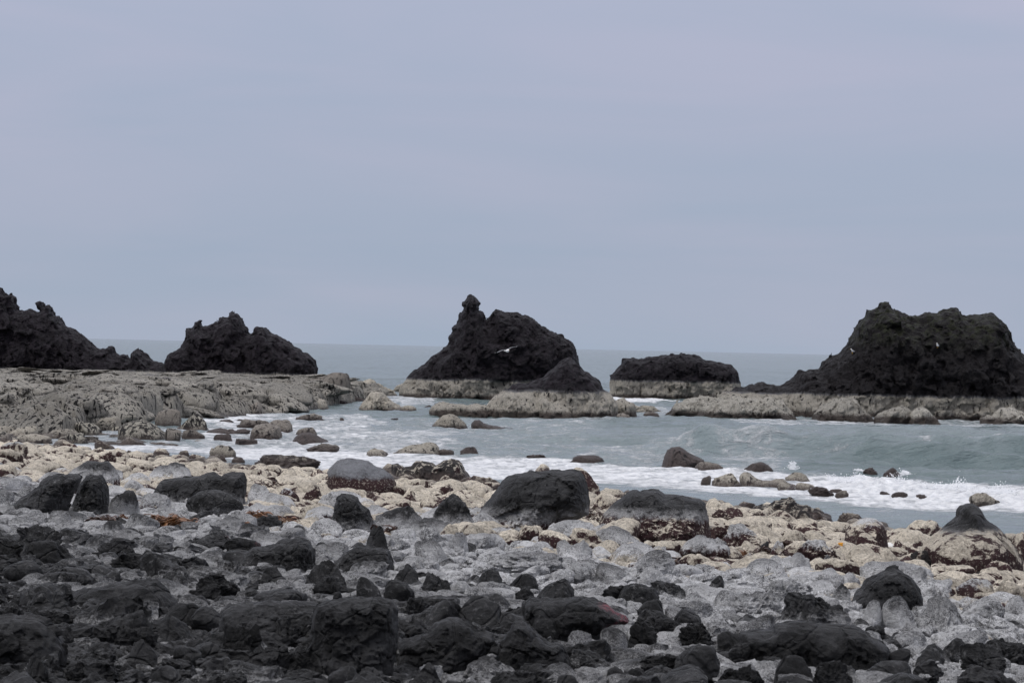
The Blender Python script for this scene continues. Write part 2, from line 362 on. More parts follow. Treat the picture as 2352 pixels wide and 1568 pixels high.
# ------------------------------------------------------------------ beach ground under the stones
xs = np.concatenate([[-600, -250, -120, -70], np.arange(-44, 44.01, .3), [70, 120, 250, 600]])
ys = np.concatenate([[-500, -200, -60, -20, 0, 8], np.arange(14, 175, .3), [200, 260, 400]])
GX, GY = np.meshgrid(xs, ys, indexing='ij'); GZ = terrain(GX, GY)-.03+.045*fbm(np.stack([GX*2.5, GY*2.5, GX*0], -1), 3, 1)
M_GROUND = rock_mat('beach_gravel', cream=(.15, .12, .09), pale=(.20, .20, .21), palelow=(.03, .03, .032), speck=(.03, .024, .02), bump=.06, specks=.58, wetz=.15, zdark=2.12)
beach = link('beach', mesh_np('beach', np.stack([GX, GY, GZ], -1).reshape(-1, 3), grid_faces(len(xs), len(ys)), M_GROUND))
tag(beach, 'gravel ground of the boulder beach', kind='structure')

# ------------------------------------------------------------------ craggy rocks from outlines (a solid field turned into a surface)
def poly_sd(poly, A, B):
    """signed distance, positive inside, sampled at A, B"""
    d = np.full(A.shape, 1e9); ins = np.zeros(A.shape, bool); n = len(poly)
    for i in range(n):
        (x0, z0), (x1, z1) = poly[i], poly[(i+1) % n]
        ex, ez = x1-x0, z1-z0; L = ex*ex+ez*ez+1e-12
        t_ = np.clip(((A-x0)*ex+(B-z0)*ez)/L, 0, 1)
        d = np.minimum(d, (A-x0-ex*t_)**2+(B-z0-ez*t_)**2)
        c = ((z0 > B) != (z1 > B)); ins ^= c & (A < (x1-x0)*(B-z0)/(z1-z0+1e-12)+x0)
    return np.where(ins, 1, -1)*np.sqrt(d)
def surface_nets(f, org, h):
    s = f < 0
    nx, ny, nz = f.shape
    c = np.zeros((nx-1, ny-1, nz-1), np.int8)
    for i in (0, 1):
        for j in (0, 1):
            for k in (0, 1): c += s[i:nx-1+i, j:ny-1+j, k:nz-1+k]
    act = (c > 0) & (c < 8); I, J, K = np.nonzero(act)
    idx = np.full(act.shape, -1, np.int64); idx[I, J, K] = np.arange(len(I))
    acc = np.zeros((len(I), 3)); cnt = np.zeros(len(I))
    for ax in range(3):
        o1, o2 = [a for a in range(3) if a != ax]
        for u in (0, 1):
            for v in (0, 1):
                a = [0, 0, 0]; a[o1] = u; a[o2] = v; e = list(a); e[ax] = 1
                fa_ = f[I+a[0], J+a[1], K+a[2]]; fb = f[I+e[0], J+e[1], K+e[2]]
                m_ = (fa_ < 0) != (fb < 0); t_ = np.where(m_, fa_/(fa_-fb+1e-12), 0)
                q = np.tile(np.array(a, float), (len(I), 1)); q[:, ax] += t_
                acc += q*m_[:, None]; cnt += m_
    V = (acc/cnt[:, None]+np.stack([I, J, K], -1))*h+np.array(org)
    F = []
    for ax in range(3):
        o1, o2 = (ax+1) % 3, (ax+2) % 3
        sl = [slice(1, n-1) for n in f.shape]; sl[ax] = slice(0, f.shape[ax]-1)
        sl2 = list(sl); sl2[ax] = slice(1, f.shape[ax])
        A, B = s[tuple(sl)], s[tuple(sl2)]
        for m_, flip in ((A & ~B, False), (~A & B, True)):
            q = np.stack(np.nonzero(m_), -1)
            q[:, o1] += 1; q[:, o2] += 1
            def cell(du, dv):
                r = q.copy(); r[:, o1] -= du; r[:, o2] -= dv; return idx[r[:, 0], r[:, 1], r[:, 2]]
            qd = [cell(1, 1), cell(0, 1), cell(0, 0), cell(1, 0)]
            if flip: qd = qd[::-1]
            F.append(np.stack(qd, -1))
    F = np.concatenate(F); F = F[(F >= 0).all(1)]
    return V, F
def keep_large(V, F, share=.03):
    lab = np.arange(len(V)); E = np.concatenate([F[:, [0, 1]], F[:, [1, 2]], F[:, [2, 3]], F[:, [3, 0]]])
    while True:
        m_ = np.minimum(lab[E[:, 0]], lab[E[:, 1]]); new = lab.copy()
        np.minimum.at(new, E[:, 0], m_); np.minimum.at(new, E[:, 1], m_); new = new[new]; new = new[new]
        if (new == lab).all(): break
        lab = new
    cnt = np.bincount(lab, minlength=len(V)); ok = cnt[lab] > share*len(V)
    idx = np.cumsum(ok)-1; return V[ok], idx[F[ok[F[:, 0]]]]
def crag(name, lobes, D, h, zmin, amp, freq, mat, label, cat, warp=.25, fk=1.0, group=None, seed=1, cellamp=.0, strata=0., smooth=False, fine=.0):
    """lobes: (crop, outline points, metres in front of D, half thickness, rounding radius)"""
    LW = []
    for (c, pts, y0, T, R) in lobes:
        Dl = D-y0
        LW.append(([at_depth(*P(c, x, y), Dl) for x, y in pts], y0, T, R))
    allp = np.array([p for l in LW for p in l[0]])
    x0, x1 = allp[:, 0].min()-.5, allp[:, 0].max()+.5; z1 = allp[:, 1].max()+.5
    ya = min(-l[1]-l[2] for l in LW)-.5*amp-.2-cellamp*fk*1.3-warp; yb = max(-l[1]+l[2] for l in LW)+.5*amp+.2+cellamp*fk*1.3+warp
    gx = np.arange(x0, x1, h); gy = np.arange(ya, yb, h); gz = np.arange(zmin, z1, h)
    X, Y, Z = np.meshgrid(gx, gy, gz, indexing='ij')
    pts = np.stack([X, Y+D, Z], -1)
    f = np.full(X.shape, 1e3); dn = np.full(X.shape, 1e3)
    h2 = h*.6; SD = []
    a = np.arange(x0-1, x1+1, h2); c = np.arange(zmin-1, z1+1, h2); A, B = np.meshgrid(a, c, indexing='ij')
    Tmin = None
    def field(x_, y_, z_, sdg, y0, T, R):
        u = np.clip((x_-a[0])/h2, 0, len(a)-1.01); v = np.clip((z_-c[0])/h2, 0, len(c)-1.01)
        i, j = u.astype(int), v.astype(int); fu, fv = u-i, v-j
        d = sdg[i, j]*(1-fu)*(1-fv)+sdg[i+1, j]*fu*(1-fv)+sdg[i, j+1]*(1-fu)*fv+sdg[i+1, j+1]*fu*fv
        q = np.clip(d/R, 0, 1); Tq = T*np.sqrt(1-(1-q)**2)
        g = np.abs(y_+y0)-Tq; return np.where(d < 0, np.maximum(g, 0)-d*1.0, g), d, Tq
    for poly, y0, T, R in LW:
        sdg = poly_sd(poly, A, B); SD.append(sdg)
        g2, d_, T_ = field(X[:, :1, :], X[:, :1, :]*0-y0, Z[:, :1, :], sdg, y0, T, R)
        g = np.abs(Y+y0)-T_; g = np.where(d_ < 0, np.maximum(g, 0)-d_, g)
        f = np.minimum(f, g); dn = np.minimum(dn, np.where(np.abs(Y+y0) < T_+warp*3+amp, np.abs(d_), 9))
    band = amp*2+h*3+warp*1.6+cellamp*(1.0 if fk == 1 else .42)
    msk = (np.abs(f) < band) | (dn < warp*1.6+h)
    p = pts[msk]
    wx = warp*pnoise(p*freq*2.2, seed)+warp*.5*pnoise(p*freq*6, seed+4); wz = warp*pnoise(p*freq*2.2, seed+9)+warp*.5*pnoise(p*freq*6, seed+5)
    xm, ym, zm = X[msk]+wx, Y[msk], Z[msk]+wz; fm = np.full(len(p), 1e3); tm = np.zeros(len(p))
    for sdg, (poly, y0, T, R) in zip(SD, LW):
        g, _, T_ = field(xm, ym, zm, sdg, y0, T, R); tm = np.where(g < fm, T_, tm); fm = np.minimum(fm, g)
    n = amp*fbm(p*freq, 5, seed, .55, ridged=True)*.9
    if cellamp:
        n = n+fk*(facets(p, cellamp, seed, .38, .58, .08)+facets(p*np.array([1, 1, 1.5]), cellamp*.42, seed+3, .40, .60, .09))
        if fk < 1: n = n+.8*facets(p*np.array([1, 1, 1.6]), cellamp*.2, seed+6, .3, .55, .12)
        if cellamp > .5: n = n+facets(p, cellamp*2.2, seed+5, .28, .38, .04)
    if strata: n = n+strata*pnoise(np.stack([p[:, 0]*.4, p[:, 1]*.4, p[:, 2]*6], -1), seed+2)
    n = np.clip(n, -band*.8, band*.8)
    f[msk] = fm-n*np.clip(tm/(amp*2+cellamp*.9), .38, 1)
    V, F = surface_nets(f, (x0, ya+D, zmin), h)
    V, F = keep_large(V, F)
    ox, oy = float((x0+x1)/2), float(D)
    V = V-np.array([ox, oy, 0])
    o = link(name, mesh_np(name, V, F[:, ::-1], mat, smooth)); o.location = (ox, oy, 0)
    tag(o, label, cat, group)
    return o

BASE = 1400    # outline bottoms run far below the water so that only the cut grid ends them
far_left = crag('sea_stack', [(1, [(-500, BASE), (-500, 60), (-420, 30), (-300, 70), (-180, 20), (-60, 60), (0, 98), (25, 122), (40, 150), (58, 152), (75, 146), (100, 160), (106, 178), (103, 200), (122, 213), (120, 245), (160, 252),
    (185, 246), (208, 238), (238, 254), (265, 265), (280, 255), (262, 236), (246, 216), (246, 196), (262, 186), (284, 190), (293, 205), (292, 228), (308, 238), (314, 220), (328, 216), (340, 230), (340, 252), (356, 264), (358, 282),
    (388, 290), (400, 286), (412, 318), (440, 350), (480, 365), (520, 392), (560, 420), (600, 455), (640, 490), (665, 512), (688, 503), (710, 512), (722, 492), (745, 486), (766, 500), (772, 532), (798, 552), (845, 546),
    (868, 574), (884, 568), (884, 536), (905, 520), (926, 510), (945, 528), (968, 548), (1000, 570), (1030, 592), (1080, 600), (1110, 622), (1180, 660), (1200, 720), (1230, BASE)], 0, 4.5, 3.5)],
    282, .12, .3, .15, .8, M_STACK, 'dark headland stack at the left edge with a small knob rising from its ridge', 'sea stack', warp=.17, seed=3, cellamp=.8)
left_stack = crag('sea_stack', [(1, [(1085, BASE), (1108, 640), (1112, 585), (1135, 548), (1180, 520), (1218, 498), (1235, 460), (1248, 420), (1254, 380), (1272, 370), (1290, 378), (1302, 350), (1318, 325), (1356, 309), (1350, 345), (1362, 362),
    (1392, 358), (1430, 340), (1468, 322), (1482, 296), (1508, 294), (1512, 305), (1538, 296), (1548, 270), (1566, 255), (1578, 276), (1590, 266), (1606, 292), (1626, 310), (1640, 345), (1666, 372), (1668, 400), (1690, 412), (1704, 402),
    (1704, 370), (1725, 358), (1745, 368), (1775, 358), (1800, 374), (1815, 402), (1860, 410), (1900, 436), (1940, 460), (1980, 492), (2022, 512), (2044, 540), (2066, 534), (2092, 560), (2118, 585), (2127, 640), (2122, 690), (2128, BASE)], 0, 4.2, 3.0),
    (1, [(1105, BASE), (1112, 585), (1140, 545), (1200, 515), (1260, 530), (1300, 600), (1310, BASE)], 3.4, 1.6, 1.0),
    (1, [(1500, BASE), (1505, 630), (1535, 605), (1570, 625), (1585, 680), (1590, BASE)], 3.9, .8, .6)],
    279, .12, .3, .15, .8, M_STACK, 'dark jagged stack with twin crest spikes standing on the pale reef', 'sea stack', warp=.17, seed=5, cellamp=.7)
centre = crag('sea_stack', [(2, [(470, BASE), (480, 760), (500, 742), (540, 690), (580, 652), (620, 624), (660, 610), (690, 568), (730, 540), (770, 512), (800, 482), (816, 455), (810, 430), (830, 405), (838, 392), (855, 386), (840, 374), (842, 362),
    (866, 346), (880, 318), (880, 290), (895, 265), (908, 250), (916, 222), (902, 218), (902, 198), (914, 196), (922, 182), (940, 160), (952, 146), (974, 154), (1000, 172), (1012, 200), (1008, 232), (1002, 250), (1030, 254), (1046, 276), (1054, 312),
    (1070, 316), (1084, 290), (1110, 258), (1132, 247), (1180, 258), (1215, 268), (1265, 263), (1300, 286), (1330, 284), (1370, 300), (1402, 330), (1430, 356), (1470, 376), (1510, 398), (1560, 420), (1600, 446), (1636, 462), (1656, 492),
    (1666, 530), (1676, 562), (1682, 600), (1700, 640), (1730, 700), (1760, BASE)], 0, 5.0, 4.0)],
    268, .12, -.7, .17, .8, M_STACK, 'tall dark stack in the middle with a crooked pinnacle on its left shoulder', 'sea stack', warp=.17, seed=8, cellamp=.8)
pyramid = crag('sea_stack', [(2, [(1120, BASE), (1150, 810), (1172, 796), (1225, 762), (1260, 742), (1340, 742), (1400, 722), (1440, 690), (1500, 652), (1540, 622), (1570, 590), (1608, 570), (1660, 588), (1692, 622), (1712, 650), (1742, 664), (1790, 700),
    (1832, 736), (1852, 776), (1868, 802), (1892, 816), (1920, 850), (1945, 885), (1955, BASE)], 0, 3.2, 2.6),
    (2, [(1040, BASE), (1062, 890), (1100, 850), (1150, 812), (1210, 796), (1300, 800), (1370, 812), (1430, 850), (1470, 920), (1480, BASE)], 2.6, 2.0, 1.5),
    (2, [(672, BASE), (680, 925), (700, 895), (722, 882), (772, 870), (850, 876), (900, 882), (950, 884), (1000, 880), (1060, 886), (1100, 930), (1110, BASE)], 3.4, 1.2, .9),
    (2, [(1390, BASE), (1410, 850), (1450, 838), (1500, 860), (1560, 886), (1600, 900), (1640, 945), (1655, BASE)], 3.6, 1.3, 1.0),
    (2, [(1900, BASE), (1925, 850), (1980, 842), (2040, 868), (2065, 900), (2075, BASE)], -3, 1.5, 1.0)],
    205, .11, -.5, .26, .75, M_STACK, 'low dark pyramid stack on a broad pale skirt in front of the middle stack', 'sea stack', warp=.17, seed=12, cellamp=.45)
block = crag('sea_stack', [(2, [(1890, BASE), (1896, 800), (1896, 720), (1902, 690), (1925, 658), (1952, 630), (1970, 600), (1976, 576), (2006, 568), (2030, 578), (2052, 562), (2080, 577), (2130, 570), (2146, 558), (2200, 566), (2240, 553), (2292, 545), (2310, 533), (2340, 547),
    (2372, 541), (2410, 548), (2430, 545), (2480, 555), (2520, 582), (2580, 590), (2605, 594), (2640, 602), (2700, 612), (2712, 610), (2724, 636), (2744, 652), (2752, 690), (2762, 730), (2774, 790), (2780, BASE)], 0, 3.6, 1.6)],
    292, .13, -.5, .26, .6, M_STACK, 'small square topped stack with a straight pale band round its foot', 'sea stack', warp=.17, seed=15, cellamp=.6)
right = crag('sea_stack', [(3, [(270, BASE), (300, 812), (340, 792), (385, 790), (405, 782), (480, 772), (500, 756), (545, 746), (592, 730), (640, 747), (670, 752), (700, 757), (730, 746), (782, 722), (810, 690), (846, 652), (872, 656), (895, 657), (910, 644), (942, 652), (980, 642),
    (1010, 596), (1060, 562), (1110, 542), (1140, 502), (1170, 460), (1200, 412), (1226, 352), (1252, 320), (1290, 282), (1298, 250), (1340, 240), (1380, 228), (1386, 204), (1406, 192), (1440, 197), (1450, 230), (1490, 250), (1530, 266), (1580, 287),
    (1640, 290), (1680, 266), (1710, 260), (1740, 275), (1780, 270), (1800, 244), (1850, 240), (1890, 229), (1915, 244), (1926, 270), (1960, 292), (2010, 280), (2060, 280), (2090, 275), (2116, 261), (2150, 275), (2182, 312), (2220, 346), (2250, 392),
    (2262, 440), (2290, 492), (2320, 532), (2345, 550), (2400, 600), (2500, 640), (2620, 740), (2700, BASE)], 0, 5.5, 4.2)],
    226, .12, -.5, .16, .8, M_STACKMOSS, 'broad dark flat topped stack on the right with greenish growth near its summit', 'sea stack', warp=.17, seed=21, cellamp=.8)

M_STACKPALE = rock_mat('pale_outcrop_rock', dark=(.03, .028, .03), dark2=(.06, .055, .06), **{**STK, 'zgrey': 2.2, 'zdark': 2.6, 'cream': (.86, .82, .73), 'crackc': .6})
for (pts, y0, T, R, sd_, lb) in (
    ([(140, BASE), (152, 975), (182, 920), (232, 870), (290, 842), (350, 850), (450, 832), (560, 842), (640, 838), (730, 862), (780, 930), (830, 985), (880, 1040), (900, BASE)], 13, 2.6, 1.6, 61, 'widest pale rock mound at the left front of the right stack'),
    ([(900, BASE), (935, 950), (980, 900), (1040, 870), (1080, 840), (1180, 838), (1232, 862), (1270, 920), (1340, 975), (1360, BASE)], 11, 2.0, 1.3, 62, 'triangular pale rock leaning on the foot of the right stack'),
    ([(1330, BASE), (1350, 980), (1400, 930), (1480, 905), (1540, 884), (1575, 905), (1590, 950), (1600, BASE)], 14, 1.6, .9, 63, 'left one of two pale rocks standing in water below the right stack'),
    ([(1570, BASE), (1580, 960), (1610, 920), (1650, 900), (1700, 908), (1740, 955), (1785, 1010), (1800, BASE)], 15, 1.6, .9, 64, 'right one of two pale rocks standing in water below the right stack'),
    ([(-70, BASE), (-50, 960), (0, 890), (60, 860), (150, 832), (230, 830), (320, 850), (380, BASE)], 8, 1.8, 1.2, 65, 'pale rock mound between the square topped stack and the right stack'),
    ([(2040, BASE), (2060, 975), (2140, 960), (2190, 900), (2260, 905), (2340, 930), (2450, 940), (2600, 990), (2650, BASE)], 12, 1.6, 1.0, 66, 'low pale rocks at the right edge in front of the right stack')):
    crag('rock_outcrop', [(3, pts, y0, T, R)], 226, .10, -.4, .22, 1.1, M_STACKPALE, lb, 'rock', warp=.15, seed=sd_, cellamp=.75)

# ------------------------------------------------------------------ wave-cut reef under the left stacks
edge_x = np.array([-70, -45, -29.7, -26.1, -22.2, -20.7, -15.6, -13.4, -12.0])
edge_y = np.array([170, 160, 150, 143, 139, 180, 198, 232, 268.])
xs = np.arange(-62, -9.5, .2); ys = np.arange(136, 305, .3)
GX, GY = np.meshgrid(xs, ys, indexing='ij')
ed = GY-np.interp(GX, edge_x, edge_y)
ed = np.minimum(ed, (-11.6-GX)*6+20*pnoise(np.stack([GX*.2, GY*.06, GX*0], -1)))
zb = np.interp(ed, [-6, 0, 8, 30, 75, 110], [-1.2, -.35, .22, .82, 1.5, 1.72])
rr = np.random.RandomState(4); lump = np.zeros_like(GX)
for k in range(900):
    cx, cy = rr.uniform(-62, -11), rr.uniform(142, 280); r = rr.uniform(.8, 3.2); hh_ = r*rr.uniform(.28, .55); an = rr.uniform(.5, 1.1)
    i0, i1 = np.searchsorted(xs, [cx-r, cx+r]); j0, j1 = np.searchsorted(ys, [cy-r*1.4, cy+r*1.4])
    if i1 <= i0 or j1 <= j0: continue
    q = 1-((GX[i0:i1, j0:j1]-cx)/r)**2-((GY[i0:i1, j0:j1]-cy)/(r*1.4*an))**2
    lump[i0:i1, j0:j1] = np.maximum(lump[i0:i1, j0:j1], hh_*np.clip(q, 0, 1)**.6)
q = np.stack([GX, GY, GX*0], -1)
far = np.clip((282-GY)/25, .15, 1)
GZ = zb+lump*far*np.clip(ed/4+.5, 0, 1)+far*(.16*fbm(q*.9, 4, 3, ridged=True)+.10*fbm(np.stack([GX*2.2+GY*.5, GY*.5, GX*0], -1), 3, 5, ridged=True))
GZ = GZ+1.0*far*np.clip(ed/4, 0, 1)*facets(q*np.array([1, .6, 1.])+np.array([0, 0, 1.])*GZ[..., None], 1.1, 9, .3, .5, .1)
GZ = np.where(GZ > 1.6, 1.6+np.tanh((GZ-1.6)/.5)*.38, GZ)
REX, REY, REZ = xs, ys, GZ
reef = link('reef', mesh_np('reef', np.stack([GX, GY, GZ], -1).reshape(-1, 3), grid_faces(len(xs), len(ys)), M_REEF))
tag(reef, 'pale barnacled reef shelf under the two left stacks', kind='structure')

# ------------------------------------------------------------------ boulder shapes
def ico(n):
    import bmesh
    bm = bmesh.new(); bmesh.ops.create_icosphere(bm, subdivisions=n, radius=1)
    V = np.array([v.co[:] for v in bm.verts]); F = np.array([[v.index for v in f.verts] for f in bm.faces]); bm.free(); return V, F
ICO = {n: ico(n) for n in (3, 4, 5)}
def boulder_shape(kind, seed, n=4):
    """unit boulder: spans -1..1 along x, top at z=1"""
    r_ = np.random.RandomState(seed); V, F = ICO[n]
    cfg = dict(dome=(9, 5, .55, .9, .10, .02), cobble=(12, 5, .75, 1.0, .06, .012), block=(11, 18, .55, .95, .08, .05), crag=(10, 11, .5, 1.0, .16, .11),
               slab=(8, 14, .6, .95, .10, .07), cone=(7, 7, .5, 1.0, .12, .05), ridge=(10, 9, .5, 1., .17, .13), lump=(7, 5, .5, 1.0, .22, .05))[kind]
    K, p, lo, hi, a1, a2 = cfg
    N = r_.normal(size=(K, 3)); N[:, 2] *= .8
    if kind == 'slab': N[:3, 2] = 1.6; N[:3, :2] *= .35
    if kind == 'cone': N[:, 2] = np.abs(N[:, 2])*.6+.35
    N = np.concatenate([N, [[0, 0, -1]]]); N /= np.linalg.norm(N, axis=1, keepdims=True); d = r_.uniform(lo, hi, K+1)
    if kind == 'cone': d[:] = r_.uniform(.45, .6, K+1)
    base = (np.abs(V)**2.6).sum(1)**(-1/2.6) if kind in ('dome', 'cobble', 'lump') else 1.0
    s = ((np.maximum(V @ N.T, 0)/d)**p).sum(1)+(1.0/np.maximum(base*(1.05), .1))**p
    Q = V*(s**(-1/p))[:, None]
    Q = Q*(1+a1*fbm(V*1.3, 3, seed*.37)+0)[:, None]
    if kind in ('ridge', 'cone', 'lump', 'dome', 'cobble'):
        Q = Q*(1+(.8 if kind in ('ridge', 'cone') else .5)*facets(Q+seed, .6, seed % 50, .2, .34, .05, .07))[:, None]
    if a2:
        Q = Q*(1+a2*fbm(V*4.2, 3, seed*.61, ridged=True))[:, None]
    if kind in ('slab', 'block', 'crag'):      # bedding joints
        ax = r_.normal(size=3)*np.array([.5, .5, 1.2]); ax /= np.linalg.norm(ax)
        l = Q @ ax; w = pnoise(np.stack([l*5.5, Q[:, 0]*.8, Q[:, 1]*.8], -1), seed)
        Q = Q*(1-.07*np.exp(-(w/.10)**2)+.025*w)[:, None]
        Q = Q*(1+facets(Q+seed, .75, seed % 50, .22, .34, .05, .07)+facets(Q+seed, .33, seed % 41, .16, .32, .05, .08))[:, None]
    c = (Q.max(0)+Q.min(0))/2; Q[:, :2] -= c[:2]
    Q[:, 0] /= np.abs(Q[:, 0]).max(); Q[:, 1] /= np.abs(Q[:, 1]).max(); Q[:, 2] /= Q[:, 2].max()
    Q[:, 2] = np.maximum(Q[:, 2], -1.2)
    return Q, F
HEROES = []     # (x, y, rx, ry) footprints kept free of loose stones
def boulder(name, c, x0, x1, yt, yb, shape, mat, label, seed, cat='rock', group=None, depth=.8, tilt=0, sink=.0):
    ax, ay = P(c, (x0+x1)/2, yb); X, Y, Z = at_ground(ax, ay)
    sc = CROPS[c][2]*Y/FPX; w = (x1-x0)*sc; h = (yb-yt)*sc
    n = 5 if (x1-x0)*CROPS[c][2] > 95 else (4 if (x1-x0)*CROPS[c][2] > 30 else 3)
    Q, F = boulder_shape(shape, seed, n)
    if tilt: Q[:, 2] = np.where(Q[:, 2] > 0, Q[:, 2]*np.clip(1-abs(tilt)*.5+tilt*.5*Q[:, 0]*1.0, .3, 1.2), Q[:, 2]); Q[:, 2] /= Q[:, 2].max()
    dy = max(w*depth*.5, h*.5)
    S = np.array([w/2, dy, h])
    V = Q*S; V[:, 2] = np.where(V[:, 2] < 0, V[:, 2]*np.clip(.5*w/h, .15, 1), V[:, 2])
    o = link(name, mesh_np(name, V, F, mat, shape in ('dome', 'cobble'))); o.location = (X, Y+dy*.8, max(Z, 0)-.02-sink*h)
    tag(o, label, cat, group); HEROES.append((X, Y+dy*.8, w/2, dy)); return o
def outline_rock(name, c, pts, ybase, mat, label, T, R, amp=.05, freq=2.2, seed=1, cat='rock', cell=.0, strata=0., warp=.022, off=None, lobes=(), res=1.0):
    xm = sum(p[0] for p in pts)/len(pts); ax, ay = P(c, xm, ybase); X, Y, Z = at_ground(ax, ay)
    D = Y+T*.7; sc = CROPS[c][2]*D/FPX
    w = (max(p[0] for p in pts)-min(p[0] for p in pts))*sc
    h = max(w/60, .010)*res
    L = [(c, pts, 0, T, R)]+[(c, q, y0, T2, R2) for q, y0, T2, R2 in lobes]
    o = crag(name, L, D, h, Z-.25*min(1, w)-h, amp, freq, mat, label, cat, warp=warp, seed=seed, cellamp=cell, strata=strata, smooth=False, fk=.5)
    HEROES.append((X, D, w/2, T)); return o

# ------------------------------------------------------------------ boulders with an outline of their own
B9 = 3200
outline_rock('boulder', 4, [(60, B9), (95, 425), (130, 385), (200, 342), (250, 305), (275, 268), (330, 240), (370, 232), (410, 232), (420, 242), (440, 232), (500, 232), (526, 250), (505, 300), (480, 350), (455, 400), (425, 470), (420, B9)], 468, M_DARK,
             'larger left half of the black boulder split by a deep crack', .75, .6, .05, 2.0, 31, cell=.45, strata=.03)
outline_rock('boulder', 4, [(440, B9), (448, 468), (478, 395), (500, 330), (530, 275), (552, 248), (590, 236), (650, 240), (672, 268), (694, 330), (697, 400), (690, 470), (690, B9)], 468, M_DARK,
             'steep right half of the black boulder split by a deep crack', .6, .45, .05, 2.0, 32, cell=.45, strata=.03)
outline_rock('boulder', 4, [(410, B9), (425, 250), (470, 205), (520, 172), (555, 152), (600, 148), (650, 155), (700, 150), (735, 195), (765, 245), (790, B9)], 300, M_HERO,
             'dark capped boulder with pale sides standing behind the split black boulder', .6, .5, .04, 2.0, 33, cell=.4)
outline_rock('boulder', 4, [(955, B9), (968, 385), (985, 345), (1012, 300), (1035, 272), (1100, 262), (1180, 250), (1300, 242), (1330, 226), (1370, 222), (1405, 238), (1420, 248), (1432, 232), (1500, 228), (1562, 221), (1574, 270), (1576, 330), (1568, 385), (1575, B9)], 412, M_DARK,
             'long low black boulder with a notch near its blocky right end', .55, .45, .04, 2.2, 34, cell=.4, strata=.03)
outline_rock('boulder', 5, [(920, B9), (938, 540), (965, 495), (1010, 420), (1050, 370), (1090, 320), (1120, 275), (1172, 245), (1200, 235), (1240, 232), (1300, 214), (1380, 218), (1450, 206), (1500, 210), (1560, 208), (1612, 215), (1640, 250), (1658, 320), (1668, 400), (1665, 480), (1600, 520), (1500, 560), (1500, B9)], 590, M_BIG,
             'largest black boulder on the beach with flat top and white streaked right face', 1.1, .8, .06, 1.6, 35, cell=.5, strata=.02)
outline_rock('boulder', 5, [(1720, B9), (1738, 540), (1760, 490), (1820, 430), (1870, 385), (1915, 350), (1970, 326), (2000, 345), (2040, 332), (2090, 325), (2130, 350), (2155, 372), (2190, 362), (2230, 366), (2270, 372), (2296, 380), (2385, 395), (2412, 420), (2422, 470), (2440, 560), (2450, 640), (2445, B9)], 665, M_BAND,
             'three banded boulder, dark crest over grey over barnacles, right of the largest black boulder', 1.05, .8, .06, 1.7, 36, cell=.45, strata=.03)
outline_rock('boulder', 6, [(1560, B9), (1592, 700), (1640, 640), (1700, 590), (1745, 560), (1790, 520), (1815, 500), (1818, 460), (1840, 432), (1880, 420), (1915, 422), (1950, 445), (1972, 480), (1990, 520), (2040, 555), (2090, 590), (2130, 640), (2190, 700), (2226, 780), (2228, B9)], 850, M_KNOB,
             'barnacled boulder crowned by a smooth black knob near the right edge', 1.0, .8, .05, 1.8, 37, cell=.0,
             lobes=[([(1600, B9), (1612, 700), (1700, 640), (1800, 610), (1960, 600), (2060, 640), (2130, 700), (2160, B9)], .8, .7, .6)])
outline_rock('boulder', 6, [(1120, B9), (1138, 1040), (1160, 990), (1210, 950), (1225, 910), (1280, 880), (1350, 850), (1400, 832), (1430, 838), (1480, 865), (1540, 920), (1570, 960), (1590, 1030), (1600, B9)], 1075, M_BLACK,
             'black fissured boulder standing clear of the white stones on the right', .5, .4, .05, 2.6, 38, cell=.35, strata=.05)
outline_rock('boulder', 4, [(1995, B9), (2000, 1200), (2010, 1120), (2040, 1060), (2110, 1035), (2240, 1018), (2330, 1022), (2420, 1020), (2510, 1040), (2538, 1090), (2545, 1200), (2538, 1330), (2510, 1430), (2480, B9)], 1480, M_BLACK,
             'big square black block with layered cracks, foreground left of the middle', .32, .22, .03, 4, 39, cell=.22, strata=.05)
outline_rock('boulder', 4, [(1400, B9), (1412, 1110), (1470, 1075), (1560, 1058), (1700, 1045), (1850, 1045), (1990, 1050), (2060, 1070), (2080, 1180), (2050, 1290), (2000, B9)], 1290, M_DARK,
             'long smooth charcoal ledge sloping up to the square black block', .45, .35, .03, 3, 40, cell=.35, strata=.03)
outline_rock('boulder', 5, [(438, B9), (450, 1330), (480, 1290), (560, 1275), (640, 1240), (690, 1180), (760, 1152), (840, 1155), (900, 1190), (960, 1230), (1050, 1240), (1070, 1300), (1000, 1400), (900, 1450), (880, B9)], 1455, M_BLACK,
             'layered black rock with wavy bedding lines right of the square block', .32, .22, .03, 4, 41, cell=.25, strata=.09)
outline_rock('boulder', 5, [(1050, B9), (1062, 1440), (1100, 1330), (1140, 1250), (1190, 1180), (1240, 1165), (1290, 1200), (1330, 1255), (1400, 1300), (1480, 1320), (1530, 1380), (1542, 1450), (1540, B9)], 1470, M_BLACK,
             'peaked black rock with a sloping right shoulder in the middle foreground', .3, .22, .03, 4, 42, cell=.22, strata=.06)
outline_rock('boulder', 5, [(1235, B9), (1250, 1060), (1300, 1020), (1400, 1025), (1500, 1030), (1620, 1012), (1720, 1035), (1800, 1080), (1860, 1120), (1925, 1170), (1880, 1185), (1790, 1200), (1760, 1240), (1680, 1260), (1600, 1270), (1590, B9)], 1262, M_PINK,
             'black humped rock with a bright pink patch on its right tip', .42, .3, .03, 3, 43, cell=.25, strata=.05)
outline_rock('boulder', 6, [(420, B9), (425, 1240), (520, 1225), (620, 1222), (650, 1185), (720, 1170), (850, 1172), (950, 1195), (1060, 1190), (1180, 1210), (1250, 1260), (1330, 1310), (1378, 1350), (1370, 1420), (1360, B9)], 1425, M_BLACK,
             'widest flat black slab on the right foreground with slanting layers', .4, .3, .03, 3.2, 44, cell=.3, strata=.06)
